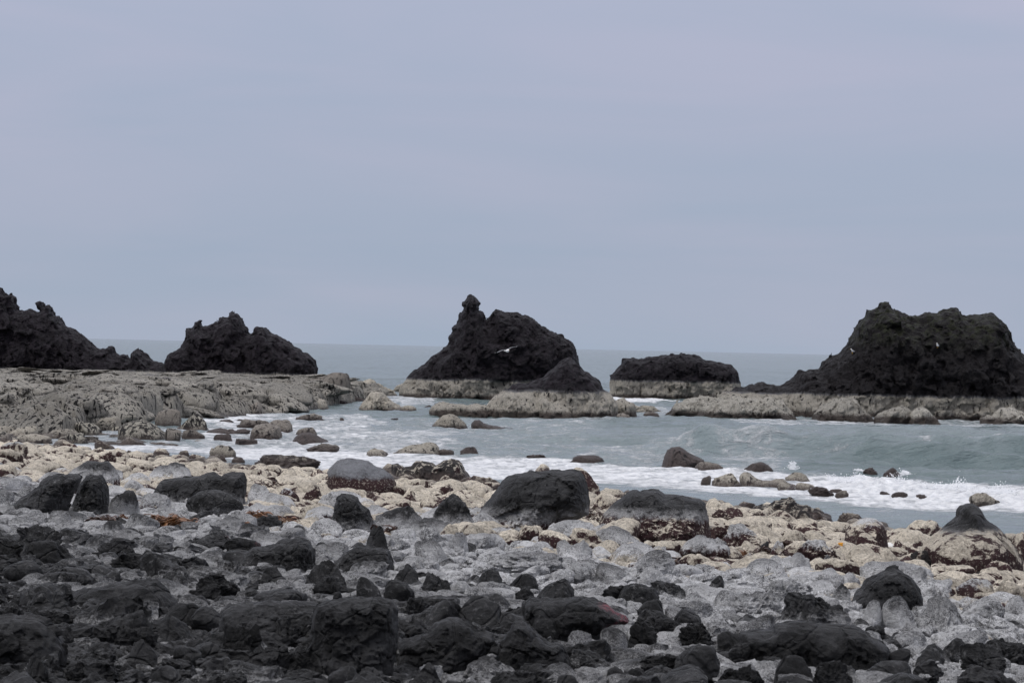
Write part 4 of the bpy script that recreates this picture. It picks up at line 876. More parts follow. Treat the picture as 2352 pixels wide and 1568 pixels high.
SEAT = [
 (1, 480, 690, 1000, 1098, 'dome', SS, 'mottled pale boulder at the shelf foot left of the black dripped one'),
 (1, 560, 798, 970, 1075, 'dome', SP, 'large whitish rounded boulder at the foot of the left shelf'),
 (1, 430, 560, 975, 1050, 'dome', SP, 'pale sloping boulder left of the whitish rounded one'),
 (1, 1180, 1415, 948, 1062, 'cone', SS, 'steep striped brown rock at the right foot of the left shelf'),
 (1, 1212, 1372, 1060, 1132, 'dome', SE, 'brown rounded rock in the foam below the striped one'),
 (1, 1370, 1552, 1048, 1100, 'dome', SD, 'low dark wet rock beside the brown rounded one'),
 (1, 1430, 1560, 1085, 1140, 'dome', SD, 'low brown rock awash before the long dark wet one'),
 (1, 1495, 1680, 1052, 1106, 'slab', SD, 'long dark wet rock touching the boxy brown rock'),
 (1, 1585, 1830, 988, 1060, 'ridge', SE, 'brown ridge behind the boxy rock, on its left'),
 (1, 1790, 1962, 990, 1080, 'dome', SE, 'brown dome behind the boxy rock, on its right'),
 (1, 1452, 1568, 988, 1026, 'dome', SD, 'small dark dome in foam near the left shelf'),
 (1, 1572, 1642, 985, 1020, 'dome', SD, 'tiny dark dome in foam beside another near the left shelf'),
 (1, 1975, 2132, 1040, 1100, 'dome', SE, 'brown dome behind the dark double humped rock'),
 (1, 2048, 2275, 1155, 1212, 'ridge', SE, 'low pale brown rock in front of the double humped one'),
 (1, 1575, 1728, 1120, 1158, 'slab', SD, 'flat greenish dark rock awash on the left'),
 (1, 1980, 2182, 946, 996, 'ridge', SE, 'low barnacled rock awash with a wave over it'),
 (1, 1100, 1215, 1050, 1135, 'dome', SE, 'brown rock at the right end of the black dripped boulder'),
 (1, 175, 380, 1050, 1095, 'ridge', SS, 'low speckled rocks in the left channel'),
 (1, 1035, 1215, 918, 1050, 'dome', SE, 'brown shaded mound at the shelf foot left of the striped rock'),
 (1, 1898, 2215, 812, 912, 'dome', SP, 'bright pale lump at the right front of the left shelf'),
 (1, 1735, 1950, 825, 946, 'cone', SP, 'sloping pale rock in front of the left shelf'),
 (1, 1640, 1760, 870, 958, 'dome', SE, 'small brown and cream rock in front of the left shelf'),
 (1, 2200, 2320, 815, 880, 'dome', SE, 'rounded brown rock off the right tip of the left shelf'),
 (1, 1940, 2350, 668, 870, 'dome', SE, 'large grey brown mound closing the right end of the left shelf'),
 (1, 2150, 2350, 845, 890, 'ridge', SD, 'low dark rocks at the waterline off the right tip of the shelf'),
 (2, 150, 330, 710, 805, 'dome', SP, 'pale lumpy rock behind the cone shaped rock'),
 (2, 280, 460, 742, 830, 'ridge', SP, 'pale ragged rock joining the cone shaped rock and the middle stack'),
 (2, 420, 560, 740, 800, 'ridge', SP, 'pale rubble at the left foot of the middle stack'),
 (2, 480, 592, 892, 924, 'dome', SP, 'small pale rock at the right foot of the cone shaped rock'),
 (2, 136, 242, 834, 870, 'dome', SD, 'small dark rock left of the cone shaped rock'),
 (2, 638, 694, 888, 908, 'dome', SE, 'tiny rock left of the pyramid stack skirt'),
 (2, 1938, 2042, 942, 986, 'dome', SE, 'small brown rock at the right foot of the pyramid stack'),
 (2, 2118, 2228, 936, 968, 'dome', SE, 'small brown rock left of the right reef'),
 (2, 1950, 2150, 885, 945, 'ridge', SP, 'pale low reef rock right of the pyramid stack'),
 (2, 2080, 2270, 892, 945, 'ridge', SP, 'pale low reef rock between the pyramid stack and the right reef'),
 (2, 2100, 2205, 1172, 1190, 'slab', SD, 'thin dark rock awash left of the hump backed rock'),
 (2, 415, 470, 976, 990, 'slab', SD, 'tiny rock awash in open water left of the middle'),
 (2, 76, 106, 974, 990, 'dome', SD, 'tiny lone rock in open water at left'),
 (5, 240, 390, 78, 132, 'dome', SP, 'low pale rock at the left of the foam washed trio'),
 (5, 382, 712, 42, 128, 'dome', SP, 'long pale rock in the middle of the foam washed trio'),
 (5, 690, 804, 84, 128, 'dome', SE, 'brown rock at the right of the foam washed trio'),
 (5, 838, 978, 68, 112, 'cone', SD, 'small dark pointed rock in the foam left of the middle'),
 (5, 1252, 1408, 118, 148, 'slab', SD, 'flat dark rock in foam above the largest black boulder'),
 (5, 1546, 1774, 124, 170, 'dome', SD, 'low dark whale backed rock in the foam above the great boulders'),
 (6, 140, 318, 166, 236, 'dome', SE, 'brown dome right of the hump backed rock'),
 (6, 412, 652, 168, 246, 'dome', SD, 'smooth brown dome behind the saddle shaped rock'),
 (6, 342, 430, 204, 236, 'dome', SD, 'small low brown rock left of the smooth brown dome'),
 (6, 172, 242, 254, 294, 'dome', SE, 'small brown stone left of the pale peaked rock in foam'),
 (6, 242, 428, 240, 312, 'cone', SP, 'pale peaked rock in foam left of the saddle shaped rock'),
 (6, 716, 890, 234, 294, 'dome', SP, 'pale rock behind the right end of the saddle shaped rock'),
 (6, 715, 790, 218, 246, 'ridge', SD, 'small dark rock with spray leaping over it'),
 (6, 662, 760, 298, 340, 'dome', SP, 'small pale dome at the right foot of the saddle shaped rock'),
 (6, 385, 440, 308, 328, 'cobble', SE, 'little round stone left foot of the saddle shaped rock'),
 (6, 725, 778, 332, 348, 'cobble', SD, 'tiny dark stone below the small pale dome in foam'),
 (6, 775, 925, 302, 340, 'dome', SP, 'low pale rock right of the small pale dome in foam'),
 (6, 862, 1035, 328, 374, 'ridge', SD, 'dark weedy rock in the white wash'),
 (6, 1000, 1078, 340, 364, 'dome', SD, 'dark rock just right of the weedy one in the wash'),
 (6, 1032, 1120, 350, 384, 'dome', SP, 'little pale rock in the wash right of the dark weedy rock'),
 (6, 1200, 1312, 202, 262, 'block', SD, 'left one of two dark rocks in the breaking wave'),
 (6, 1328, 1464, 206, 268, 'dome', SD, 'right one of two dark rocks in the breaking wave'),
 (6, 1318, 1392, 358, 384, 'dome', SD, 'leftmost of three small dark rocks below the breaking wave'),
 (6, 1388, 1520, 360, 398, 'dome', SD, 'middle and largest of three small dark rocks below the breaking wave'),
 (6, 1542, 1645, 376, 402, 'slab', SD, 'rightmost of three small dark rocks below the breaking wave'),
 (6, 1745, 1810, 394, 406, 'slab', SD, 'thin dark rock awash left of the pale rock behind the knob'),
 (6, 1895, 2110, 366, 452, 'lump', SP, 'pale ridged rock in the wash behind the black knob'),
 (6, 2092, 2198, 402, 440, 'dome', SD, 'dark rock right of the pale ridged one behind the black knob'),
 (6, 1140, 1190, 356, 364, 'slab', SD, 'sliver of dark rock in the white wash'),
]
for k, (c, x0, x1, yt, yb, shp, mt, lab) in enumerate(TAB):
    nm = 'boulder' if (x1-x0)*CROPS[c][2] > 45 else 'stone'
    boulder(nm, c, x0, x1, yt, yb, shp, mt, lab, 100+k, cat='boulder' if nm == 'boulder' else 'stone')
for k, (c, x0, x1, yt, yb, shp, mt, lab) in enumerate(SEAT):
    boulder('sea_rock', c, x0, x1, yt, yb, shp, mt, lab, 400+k).location.z += .09

rs3 = np.random.RandomState(8)
CHM = [mesh_np('channel_rock', *boulder_shape(['dome', 'lump', 'ridge', 'dome', 'cone', 'slab'][k], 940+k, 4), [SP, SS, SP, M_REEF2, SE, SS][k]) for k in range(6)]
for k in range(85):
    u = rs3.rand(); px_, py_ = rs3.uniform(-40, 470), rs3.uniform(972, 1024); X, Y, Z = at_ground(px_, py_)
    if any(abs(X-h[0]) < h[2]*.7 and abs(Y-h[1]) < h[3] for h in HEROES): continue
    r = rs3.uniform(.35, 1.15)*(1 if px_ < 330 else .6); o = bpy.data.objects.new('channel_rock', CHM[rs3.randint(6)]); COL.objects.link(o)
    o.location = (X, Y, max(Z, 0)-.08); o.scale = (r, r*.8, r*rs3.uniform(.35, .7)); o.rotation_euler = (0, 0, rs3.uniform(0, 6.28)); HEROES.append((X, Y, r, r*.8))
    tag(o, 'pale speckled rock among many alike in the shallow channel at the left', 'rock', 'rocks in the left channel')

# ------------------------------------------------------------------ loose stones: the largest singly, the rest as masses
def zone(X, Y):
    z = float(terrain(X, Y)); s = float(shore(X)-Y)
    if s < 1.5: return 'edge'
    return 'cream' if z < 1.60 else ('pale' if z < 1.93 else 'dark')
R0X, R0Y, RES = -30.0, 16.0, .06
occ = np.zeros((1000, 2400), bool)
def mark(x, y, r, ry=None):
    ry = ry or r
    i0, i1 = int((x-r-R0X)/RES), int((x+r-R0X)/RES)+1; j0, j1 = int((y-ry-R0Y)/RES), int((y+ry-R0Y)/RES)+1
    i0, j0 = max(i0, 0), max(j0, 0)
    if i1 <= i0 or j1 <= j0 or i0 >= occ.shape[0] or j0 >= occ.shape[1]: return None
    I = np.arange(i0, min(i1, occ.shape[0])); J = np.arange(j0, min(j1, occ.shape[1]))
    m_ = (((I[:, None]*RES+R0X-x)/r)**2+((J[None]*RES+R0Y-y)/ry)**2) < 1
    return (slice(I[0], I[-1]+1), slice(J[0], J[-1]+1)), m_
for (x, y, rx, ry) in [h for H in HEROES for h in (H, (H[0], H[1]-H[3]*.75, H[2]*.85, H[3]*.5))]:
    q = mark(x, y, rx*.88, ry*.85)
    if q: occ[q[0]] |= q[1]
rs = np.random.RandomState(77)
stones = []
for r, n in ((.75, 500), (.55, 1500), (.42, 3500), (.32, 6000), (.24, 9000), (.18, 14000), (.13, 20000), (.095, 26000), (.07, 30000)):
    dmax = {.75: 120, .55: 140, .42: 140, .32: 140, .24: 140, .18: 120, .13: 85, .095: 55, .07: 46}[r]
    Yc = np.sqrt(rs.uniform(20**2, dmax**2, n)); Xc = rs.uniform(-1, 1, n)*(.195*Yc+1.2)
    Zt = terrain(Xc, Yc); sh = shore(Xc)-Yc; jit = rs.uniform(.82, 1.2, n)
    pat = pnoise(np.stack([Xc*.16, Yc*.16, Xc*0], -1), 3)
    for k in range(n):
        s = sh[k]; z = Zt[k]+.1*pat[k]
        if s < -.5: continue
        if z < 1.6:
            if r > .6 or (r > .5 and (rs.rand() > .10 or s < 15)) or (r > .38 and (rs.rand() > .45 or s < 6)) or r < .1: continue
        elif z < 2.0:
            if r > .38 or (r > .28 and rs.rand() > .12) or (r > .21 and rs.rand() > .5): continue
        else:
            if r > .38 or (r > .28 and rs.rand() > .10) or (r > .21 and rs.rand() > .35): continue
        rr_ = r*jit[k]; q = mark(Xc[k], Yc[k], rr_*.92)
        if q is None or q[1].sum() == 0: continue
        if (occ[q[0]] & q[1]).sum() > .09*q[1].sum(): continue
        occ[q[0]] |= q[1]; stones.append((Xc[k], Yc[k], Zt[k], rr_, z))
print('stones', len(stones))
VAR = {}
for zn, shapes in (('cream', ['dome', 'cobble', 'lump', 'dome', 'cobble', 'ridge', 'block', 'dome']), ('pale', ['cobble', 'dome', 'block', 'block', 'cone', 'lump', 'cobble', 'slab']), ('dark', ['block', 'crag', 'slab', 'block', 'crag', 'block', 'slab', 'cone'])):
    VAR[zn] = []
    for k, shp in enumerate(shapes):
        Q, F = boulder_shape(shp, 700+k*13+len(zn), 3); Q4, F4 = boulder_shape(shp, 700+k*13+len(zn), 4)
        VAR[zn].append((Q, F, Q4, F4))
MZ = {'cream': [M_CREAM, M_SHORE, M_CREAM, M_MAROON, M_SHORE, M_MAROON, M_MAROON, M_CREAM], 'pale': [M_GREY, M_SHORE, M_GREY, M_GREY, M_DARK, M_GREY, M_GREY, M_GREY],
      'dark': [M_SHORE, M_CHAR, M_SHORE, M_CHAR, M_DARK, M_GREY, M_GREY, M_CHAR]}
libc = bpy.data.collections.new('stone_library')     # source shapes for the masses; not linked to the scene
LIB = {}; BIG = {}
for zn in VAR:
    LIB[zn] = bpy.data.collections.new('stone_library_'+zn); BIG[zn] = []
    for k, (Q, F, Q4, F4) in enumerate(VAR[zn]):
        LIB[zn].objects.link(bpy.data.objects.new('stone_shape_%s_%d' % (zn, k), mesh_np('stone_shape', Q, F, MZ[zn][k], zn == 'cream')))
        BIG[zn].append(mesh_np('stone', Q4, F4, MZ[zn][k], zn == 'cream'))
NAMES = {'cream': ('barnacled_boulder', 'boulder', 'rounded cream barnacled boulder packed among many alike between the surf and the white stones', 'barnacled boulders of the lower shore'),
         'pale': ('salt_white_stone', 'stone', 'rounded white and grey crusted stone among many alike in the middle belt of the beach', 'white crusted stones of the middle belt'),
         'dark': ('charcoal_stone', 'stone', 'plain charcoal stone among many alike in the dark foreground of the beach', 'charcoal stones of the upper beach')}
by = {'cream': [], 'pale': [], 'dark': []}
for st in stones:
    by['cream' if st[4] < 1.6 else ('pale' if st[4] < 2.0 else 'dark')].append(st)
def gn_mass(name, pts, lib, label):
    me = bpy.data.meshes.new(name); n = len(pts)
    me.vertices.add(n); me.vertices.foreach_set('co', np.array([p[0] for p in pts], dtype=np.float32).ravel())
    for nm, i in (('rot', 1), ('scl', 2)):
        a = me.attributes.new(nm, 'FLOAT_VECTOR', 'POINT'); a.data.foreach_set('vector', np.array([p[i] for p in pts], dtype=np.float32).ravel())
    a = me.attributes.new('pick', 'INT', 'POINT'); a.data.foreach_set('value', np.array([p[3] for p in pts], dtype=np.int32))
    o = link(name, me); tag(o, label, kind='stuff')
    ng = bpy.data.node_groups.new(name+'_nodes', 'GeometryNodeTree')
    ng.interface.new_socket('Geometry', in_out='INPUT', socket_type='NodeSocketGeometry'); ng.interface.new_socket('Geometry', in_out='OUTPUT', socket_type='NodeSocketGeometry')
    N, L = ng.nodes, ng.links
    gi, go = N.new('NodeGroupInput'), N.new('NodeGroupOutput')
    mtp = N.new('GeometryNodeMeshToPoints'); iop = N.new('GeometryNodeInstanceOnPoints'); ci = N.new('GeometryNodeCollectionInfo')
    ci.inputs['Collection'].default_value = lib; ci.inputs['Separate Children'].default_value = True; ci.inputs['Reset Children'].default_value = True
    def at(nm, ty):
        a_ = N.new('GeometryNodeInputNamedAttribute'); a_.data_type = ty; a_.inputs['Name'].default_value = nm; return a_.outputs['Attribute']
    L.new(gi.outputs[0], mtp.inputs[0]); L.new(mtp.outputs[0], iop.inputs['Points']); L.new(ci.outputs[0], iop.inputs['Instance'])
    iop.inputs['Pick Instance'].default_value = True
    L.new(at('pick', 'INT'), iop.inputs['Instance Index'])
    e2r = N.new('FunctionNodeEulerToRotation'); L.new(at('rot', 'FLOAT_VECTOR'), e2r.inputs[0]); L.new(e2r.outputs[0], iop.inputs['Rotation'])
    L.new(at('scl', 'FLOAT_VECTOR'), iop.inputs['Scale']); L.new(iop.outputs[0], go.inputs[0])
    md = o.modifiers.new('instances', 'NODES'); md.node_group = ng; return o
NAMED = [o for o in COL.objects if o.get('category') in ('rock', 'boulder', 'stone') and not o.get('group') and o.name.split('.')[0] in ('boulder', 'stone', 'sea_rock')]
WORDS = {'cream': 'cream stone', 'pale': 'white stone', 'dark': 'charcoal stone', 'reef': 'pale speckled rock'}; SIDES = ('just left of', 'just right of', 'in front of', 'just behind'); USED = set()
def relabel(L):
    """the loose stone nearest to a named boulder on each of its sides is told by that boulder"""
    px_ = {}
    for k, (o, x, y, z, r, v, zn) in enumerate(L):
        a, b_ = project(np.array(x), np.array(y), np.array(z)); px_[k] = (float(a), float(b_))
    cand = []
    for hb in NAMED:
        hx, hy, hz = hb.location; w = max(hb.dimensions.x, .2)/2; hz = max(float(terrain(hx, hy)), 0); a, b_ = project(np.array(hx), np.array(hy), np.array(hz)); wp = w/hy*FPX
        for k, (qx, qy) in px_.items():
            dx, dy = qx-float(a), qy-float(b_)
            if abs(dy) > 60 or abs(dx) > wp+70: continue
            side = (0 if dx < 0 else 1) if abs(dx) > wp*.8 else (2 if dy > 0 else 3)
            cand.append((math.hypot(max(0, abs(dx)-wp), dy), k, hb['label'], side))
    done = set()
    for d, k, lb, side in sorted(cand):
        if k in done or (lb, side) in USED: continue
        o, x, y, z, r, v, zn = L[k]; w = (WORDS[zn]+' '+SIDES[side]+' the '+lb).split()
        if len(w) > 16: continue
        USED.add((lb, side)); done.add(k); o['label'] = ' '.join(w)
bpy.context.view_layer.update()
counts = {'cream': 215, 'pale': 225, 'dark': 190}
for zn, L_ in by.items():
    def shown(st):
        px, py = project(np.array(st[0]), np.array(st[1]), np.array(st[2])); ins = (-20 < px < 2372) and py < 1590
        return st[3]/st[1]*(1 if ins else .0)
    SING = []
    L_.sort(key=shown, reverse=True); nm, ct, lab, grp = NAMES[zn]; pts = []
    for k, (x, y, z, r, zz) in enumerate(L_):
        v = rs.randint(8); flat = rs.uniform(.42, .85) if zn != 'cream' else rs.uniform(.55, .95)
        sc = (r*1.15, r*rs.uniform(.8, 1.15), r*flat*1.05)
        rot = (rs.normal()*.18, rs.normal()*.18, rs.uniform(0, 6.28)); loc = (x, y, z+r*flat*rs.uniform(.05, .35))
        if k < counts[zn]:
            o = bpy.data.objects.new(nm, BIG[zn][v]); COL.objects.link(o); o.location = loc; o.rotation_euler = rot; o.scale = sc
            tag(o, lab, ct, grp); SING.append((o, x, y, z, r, v, zn))
        else: pts.append((loc, rot, sc, v))
    relabel(SING)
    gn_mass({'cream': 'barnacled_stones', 'pale': 'white_crusted_stones', 'dark': 'charcoal_stones'}[zn], pts, LIB[zn], {'cream': 'smaller barnacled stones filling the lower shore', 'pale': 'smaller white crusted stones filling the middle belt', 'dark': 'smaller charcoal stones filling the upper beach'}[zn])
relabel([(o, o.location.x, o.location.y, max(o.location.z, 0), o.scale.x, 0, 'reef') for o in COL.objects if o.get('group') == 'rocks in the left channel'])
# shingle between the stones
pb = []
n = 26000; Yc = np.sqrt(rs.uniform(20**2, 62**2, n)); Xc = rs.uniform(-1, 1, n)*(.195*Yc+.8); Zt = terrain(Xc, Yc)
I = np.clip(((Xc-R0X)/RES).astype(int), 0, occ.shape[0]-1); J = np.clip(((Yc-R0Y)/RES).astype(int), 0, occ.shape[1]-1)
for k in np.nonzero(~occ[I, J])[0]:
    r = .028*math.exp(rs.normal()*.35)*(1 if Yc[k] < 40 else 1.5)
    pb.append(((Xc[k], Yc[k], Zt[k]+.02), tuple(rs.uniform(0, 6.28, 3)), (r*1.2, r, r*.8), rs.randint(8)))
gn_mass('shingle', pb, LIB['pale'], 'pebbles and broken shingle between the stones')

# ------------------------------------------------------------------ rock lumps standing on the reef
REEFM = [mesh_np('reef_rock', *boulder_shape(['lump', 'dome', 'ridge', 'cone', 'dome', 'lump', 'ridge', 'dome'][k], 900+k, 4), [M_REEF, M_REEF2][k % 2]) for k in range(8)]
rs2 = np.random.RandomState(31)
for k in range(345):
    y_ = 148+ (rs2.rand()**.8)*118; x_ = rs2.uniform(-.2*y_, -11.8)
    ed_ = y_-np.interp(x_, edge_x, edge_y)
    if ed_ < -1 or (-11.6-x_)*6 < 0: continue
    i_ = int(np.clip(np.searchsorted(REX, x_), 0, len(REX)-1)); j_ = int(np.clip(np.searchsorted(REY, y_), 0, len(REY)-1)); zg = float(REZ[i_, j_])
    r = rs2.uniform(.6, 2.3); hh_ = min(r*rs2.uniform(.35, .7), max(.5, 2.1-zg) if y_ < 215 else max(.15, 1.93-zg))
    o = bpy.data.objects.new('reef_rock', REEFM[rs2.randint(8)]); COL.objects.link(o); o.location = (x_, y_, zg-.05); o.scale = (r, r*rs2.uniform(.6, 1.1), hh_); o.rotation_euler = (rs2.normal()*.1, rs2.normal()*.1, rs2.uniform(0, 6.28))
    tag(o, 'pale streaked lump of rock among many alike on the reef under the left stacks', 'rock', 'rock lumps on the left reef')

# ------------------------------------------------------------------ plain material
def simple_mat(name, col, rough=.6, spec=.4, scale=8, var=.35, bump=.0):
    m, t, b = new_mat(name); pos = t.add('ShaderNodeTexCoord').outputs['Object']; n = t.noise(pos, scale, 4)
    t.l.new(t.mix(n, tuple(c*(1-var) for c in col), tuple(min(c*(1+var), 1) for c in col)), b.inputs['Base Color'])
    b.inputs['Roughness'].default_value = rough; b.inputs['Specular IOR Level'].default_value = spec
    if bump: t.l.new(t.add('ShaderNodeBump', {'Distance': bump, 'Height': n}).outputs[0], b.inputs['Normal'])
    return m

# ------------------------------------------------------------------ seaweed
M_KELP = simple_mat('orange_kelp', (.15, .062, .02), .38, .6, 6, .5); M_KELPD = simple_mat('brown_kelp', (.055, .022, .012), .35, .6, 6, .5)
WEEDS = []
def kelp(c, x0, x1, y, mat, label, seed, n=60, hh=.10):
    r_ = np.random.RandomState(seed); ax, ay = P(c, (x0+x1)/2, y); X, Y, Z = at_ground(ax, ay); w = (x1-x0)*CROPS[c][2]*Y/FPX
    V, F = [], []
    for k in range(n):
        bx, by_ = r_.uniform(-w/2, w/2), r_.uniform(-.25, .35)*min(w, 1.5); an = r_.normal()*.55+(math.pi if r_.rand() < .5 else 0); L = r_.uniform(.18, .55)*min(1, w+.2); wd = r_.uniform(.012, .035)
        z0 = r_.uniform(.02, hh); m_ = 9; ph = r_.uniform(0, 6)
        for i in range(m_):
            t_ = i/(m_-1); px = bx+math.cos(an+.5*math.sin(ph+3*t_))*L*t_; py = by_+math.sin(an+.5*math.sin(ph+3*t_))*L*t_*.6
            pz = z0+.07*math.sin(ph+t_*5)*L*2-.05*t_; ww = wd*math.sin(.25+2.6*t_)
            tz = .5*math.sin(ph*2+t_*7)
            nx, ny = -math.sin(an), math.cos(an)
            for sgn, up in ((-1, 0), (1, 0), (1, .006), (-1, .006)): V.append((px+nx*ww*sgn, py+ny*ww*sgn, pz+tz*ww*sgn+up))
            if i:
                a = len(V)-8; b_ = len(V)-4
                for q in range(4): F.append((a+q, a+(q+1) % 4, b_+(q+1) % 4, b_+q))
    V = np.array(V); V[:, 2] += terrain(V[:, 0]+X, V[:, 1]+Y)-Z+.06
    o = link('seaweed_clump', mesh_np('seaweed_clump', V, np.array(F), mat)); o.location = (X, Y, Z); tag(o, label, 'seaweed', 'washed up seaweed clumps')
for k, (c_, a0, a1, yy, lb_) in enumerate(((6, 250, 340, 505, 'brown weed on the left end of the right cream heap'), (6, 600, 740, 575, 'dark red weed between the striped dome and cream boulders'), (6, 840, 1000, 570, 'dark red weed at the foot of the jagged streaked ridge'),
    (6, 1020, 1110, 640, 'dark weed left of the tall barnacled boulder'), (6, 540, 660, 745, 'rusty weed below the black stone in the right heap'), (6, 690, 770, 700, 'rusty weed hanging at the rust brown peaked stone'), (6, 1470, 1580, 770, 'black weed left of the knobbed boulder'),
    (6, 1980, 2110, 890, 'brown weed in front of the knobbed boulder near the right edge'), (6, 1700, 1830, 862, 'dark weed under the knobbed boulder'), (6, 370, 450, 640, 'maroon weed left of the big pink faced cream boulder'), (5, 850, 990, 318, 'dark red weed by the sharp ridged stone at the water edge'),
    (5, 640, 770, 352, 'dark red weed below the streaked clump'), (5, 990, 1100, 352, 'brown weed left of the largest black boulder'), (5, 470, 570, 425, 'brown weed under the pointed cream boulder'), (4, 1900, 2060, 250, 'brown weed among cream stones left of the grey domed boulder'), (4, 430, 560, 120, 'brown weed scrap in the left cream field'))):
    WEEDS.append((c_, a0, a1, yy, M_KELPD, lb_, 40+k, 90, .22))
for a in WEEDS+list(((4, 960, 1170, 560, M_KELP, 'thick orange brown seaweed heap below the long low black boulder', 1, 150, .2), (4, 1230, 1340, 555, M_KELP, 'small orange seaweed bit right of the thick heap', 2, 30, .1),
          (4, 1420, 1590, 572, M_KELP, 'long orange kelp strap lying right of the thick heap', 3, 60, .14), (4, 1570, 1700, 500, M_KELP, 'orange seaweed between white stones beside the dark wedge', 4, 50, .16),
          (4, 1700, 1850, 530, M_KELP, 'rusty seaweed tuft right of the dark wedge stone', 5, 40, .18), (4, 600, 720, 530, M_KELPD, 'brown seaweed strand below the split black boulder', 6, 40, .12),
          (4, 1600, 1790, 330, M_KELPD, 'dark red kelp strewn over cream boulders above the white belt', 7, 90, .35), (5, 300, 620, 592, M_KELPD, 'dark brown seaweed under the spreading cream boulder', 8, 130, .16),
          (5, 440, 600, 588, M_KELP, 'orange tinged seaweed left of the knobbly cream stone', 9, 60, .16), (5, 1060, 1240, 610, M_KELPD, 'dark weed under the left corner of the largest black boulder', 10, 60, .12),
          (5, 1650, 1740, 565, M_KELPD, 'upright dark red weed between the two great boulders', 11, 80, .55), (6, 380, 480, 725, M_KELP, 'yellow brown weed patch beside the black stone in the right heap', 12, 40, .12),
          (6, 40, 330, 800, M_KELPD, 'black weed among cream rubble below the long cream boulder', 13, 120, .15), (6, 1100, 1260, 750, M_KELPD, 'olive brown weed below the tall barnacled boulder', 14, 60, .12),
          (4, 770, 810, 500, M_KELP, 'tiny orange weed scrap by the split black boulder', 15, 16, .08), (4, 920, 970, 405, M_KELP, 'tiny orange weed scrap left of the long low boulder', 16, 16, .1),
          (6, 1380, 1500, 690, M_KELPD, 'dark weed at the foot of the white stone', 17, 40, .12))):
    kelp(a[0], a[1], a[2], a[3], a[4], a[5], a[6], a[7], a[8])

# ------------------------------------------------------------------ yellow bucket and white stone
def lathe(prof, n=28):
    V, F = [], []
    for r, z in prof:
        for k in range(n): V.append((r*math.cos(2*math.pi*k/n), r*math.sin(2*math.pi*k/n), z))
    for i in range(len(prof)-1):
        for k in range(n): F.append((i*n+k, i*n+(k+1) % n, (i+1)*n+(k+1) % n, (i+1)*n+k))
    return np.array(V), np.array(F)
dg = bpy.context.evaluated_depsgraph_get(); bpy.context.view_layer.update()
def cast(px, py):
    dg = bpy.context.evaluated_depsgraph_get(); r = ray(px, py)
    ok, loc, nrm, _, ob, _ = SC.ray_cast(dg, Vector((0, 0, EYE)), Vector(r).normalized()); return loc, ob
M_YEL = simple_mat('yellow_plastic', (.72, .33, .02), .45, .5, 20, .12)
bx, by_, bz = at_ground(1930, 1262)
bk = bpy.data.objects.new('bucket', None); COL.objects.link(bk); tag(bk, 'small yellow plastic bucket wedged between barnacled boulders', 'bucket')
loc, ob = cast(1931, 1251)
bw = 11*loc[1]/FPX
bk.location = (loc[0], loc[1]-.04, loc[2]-bw*.35); bk.rotation_euler = (.1, -.12, 0)
V, F = lathe([(.001, 0), (.36, 0), (.38, .03), (.5, .8), (.48, .8), (.36, .06), (.001, .06)]); link('bucket_body', mesh_np('bucket_body', V*bw, F, M_YEL), bk)
V, F = lathe([(.5, .74), (.55, .75), (.56, .80), (.55, .84), (.48, .84), (.48, .80)]); link('bucket_rim', mesh_np('bucket_rim', V*bw, F, M_YEL), bk)
ws = simple_mat('white_stone_surface', (.72, .71, .69), .55, .4, 5, .08)
loc, ob = cast(2047, 1250)
Q, F = boulder_shape('cobble', 991, 4); o = link('white_stone', mesh_np('white_stone', Q*np.array([.13, .13, .15]), F, ws)); o.location = (loc[0], loc[1]-.02, loc[2]-.1)
tag(o, 'smooth clean white stone or float right of the tall barnacled boulder', 'stone')

# ------------------------------------------------------------------ gulls
M_WHITE = simple_mat('gull_white', (.82, .82, .82), .7, .2, 8, .04); M_GWING = simple_mat('gull_grey_wing', (.42, .43, .46), .7, .2, 8, .1); M_BEAK = simple_mat('gull_beak', (.7, .42, .05), .5); M_TIP = simple_mat('gull_wing_tip', (.03, .03, .03), .7)
def rings(secs, n=12):
    """secs: centre x, y, z, half width, half height along y"""
    V, F = [], []
    for (x, y, z, a, b_) in secs:
        for k in range(n): V.append((x+a*math.cos(2*math.pi*k/n), y, z+b_*math.sin(2*math.pi*k/n)))
    for i in range(len(secs)-1):
        for k in range(n): F.append((i*n+k, i*n+(k+1) % n, (i+1)*n+(k+1) % n, (i+1)*n+k))
    return V, F
def wing(sgn, span=.64, droop=.0):
    V, F = [], []; m_ = 12
    for i in range(m_+1):
        t_ = i/m_; x = sgn*(.03+t_*span); z = .05+.05*math.sin(min(t_, .5)*math.pi)-.07*max(0, t_-.35)**1.2*1.6+droop*t_+(.03 if t_ > .9 else 0)
        ch = .15*(1-.25*t_) if t_ < .75 else .12*(1-(t_-.75)*3.2); y = -.02+.04*math.sin(t_*3)-.10*max(0, t_-.5)
        for k in range(8):
            a = 2*math.pi*k/8; V.append((x, y+ch*.5*math.cos(a)-0.02, z+.010*(1-.6*t_)*math.sin(a)))
        if i:
            for k in range(8): a0 = (i-1)*8; F.append((a0+k, a0+(k+1) % 8, a0+8+(k+1) % 8, a0+8+k))
    return V, F
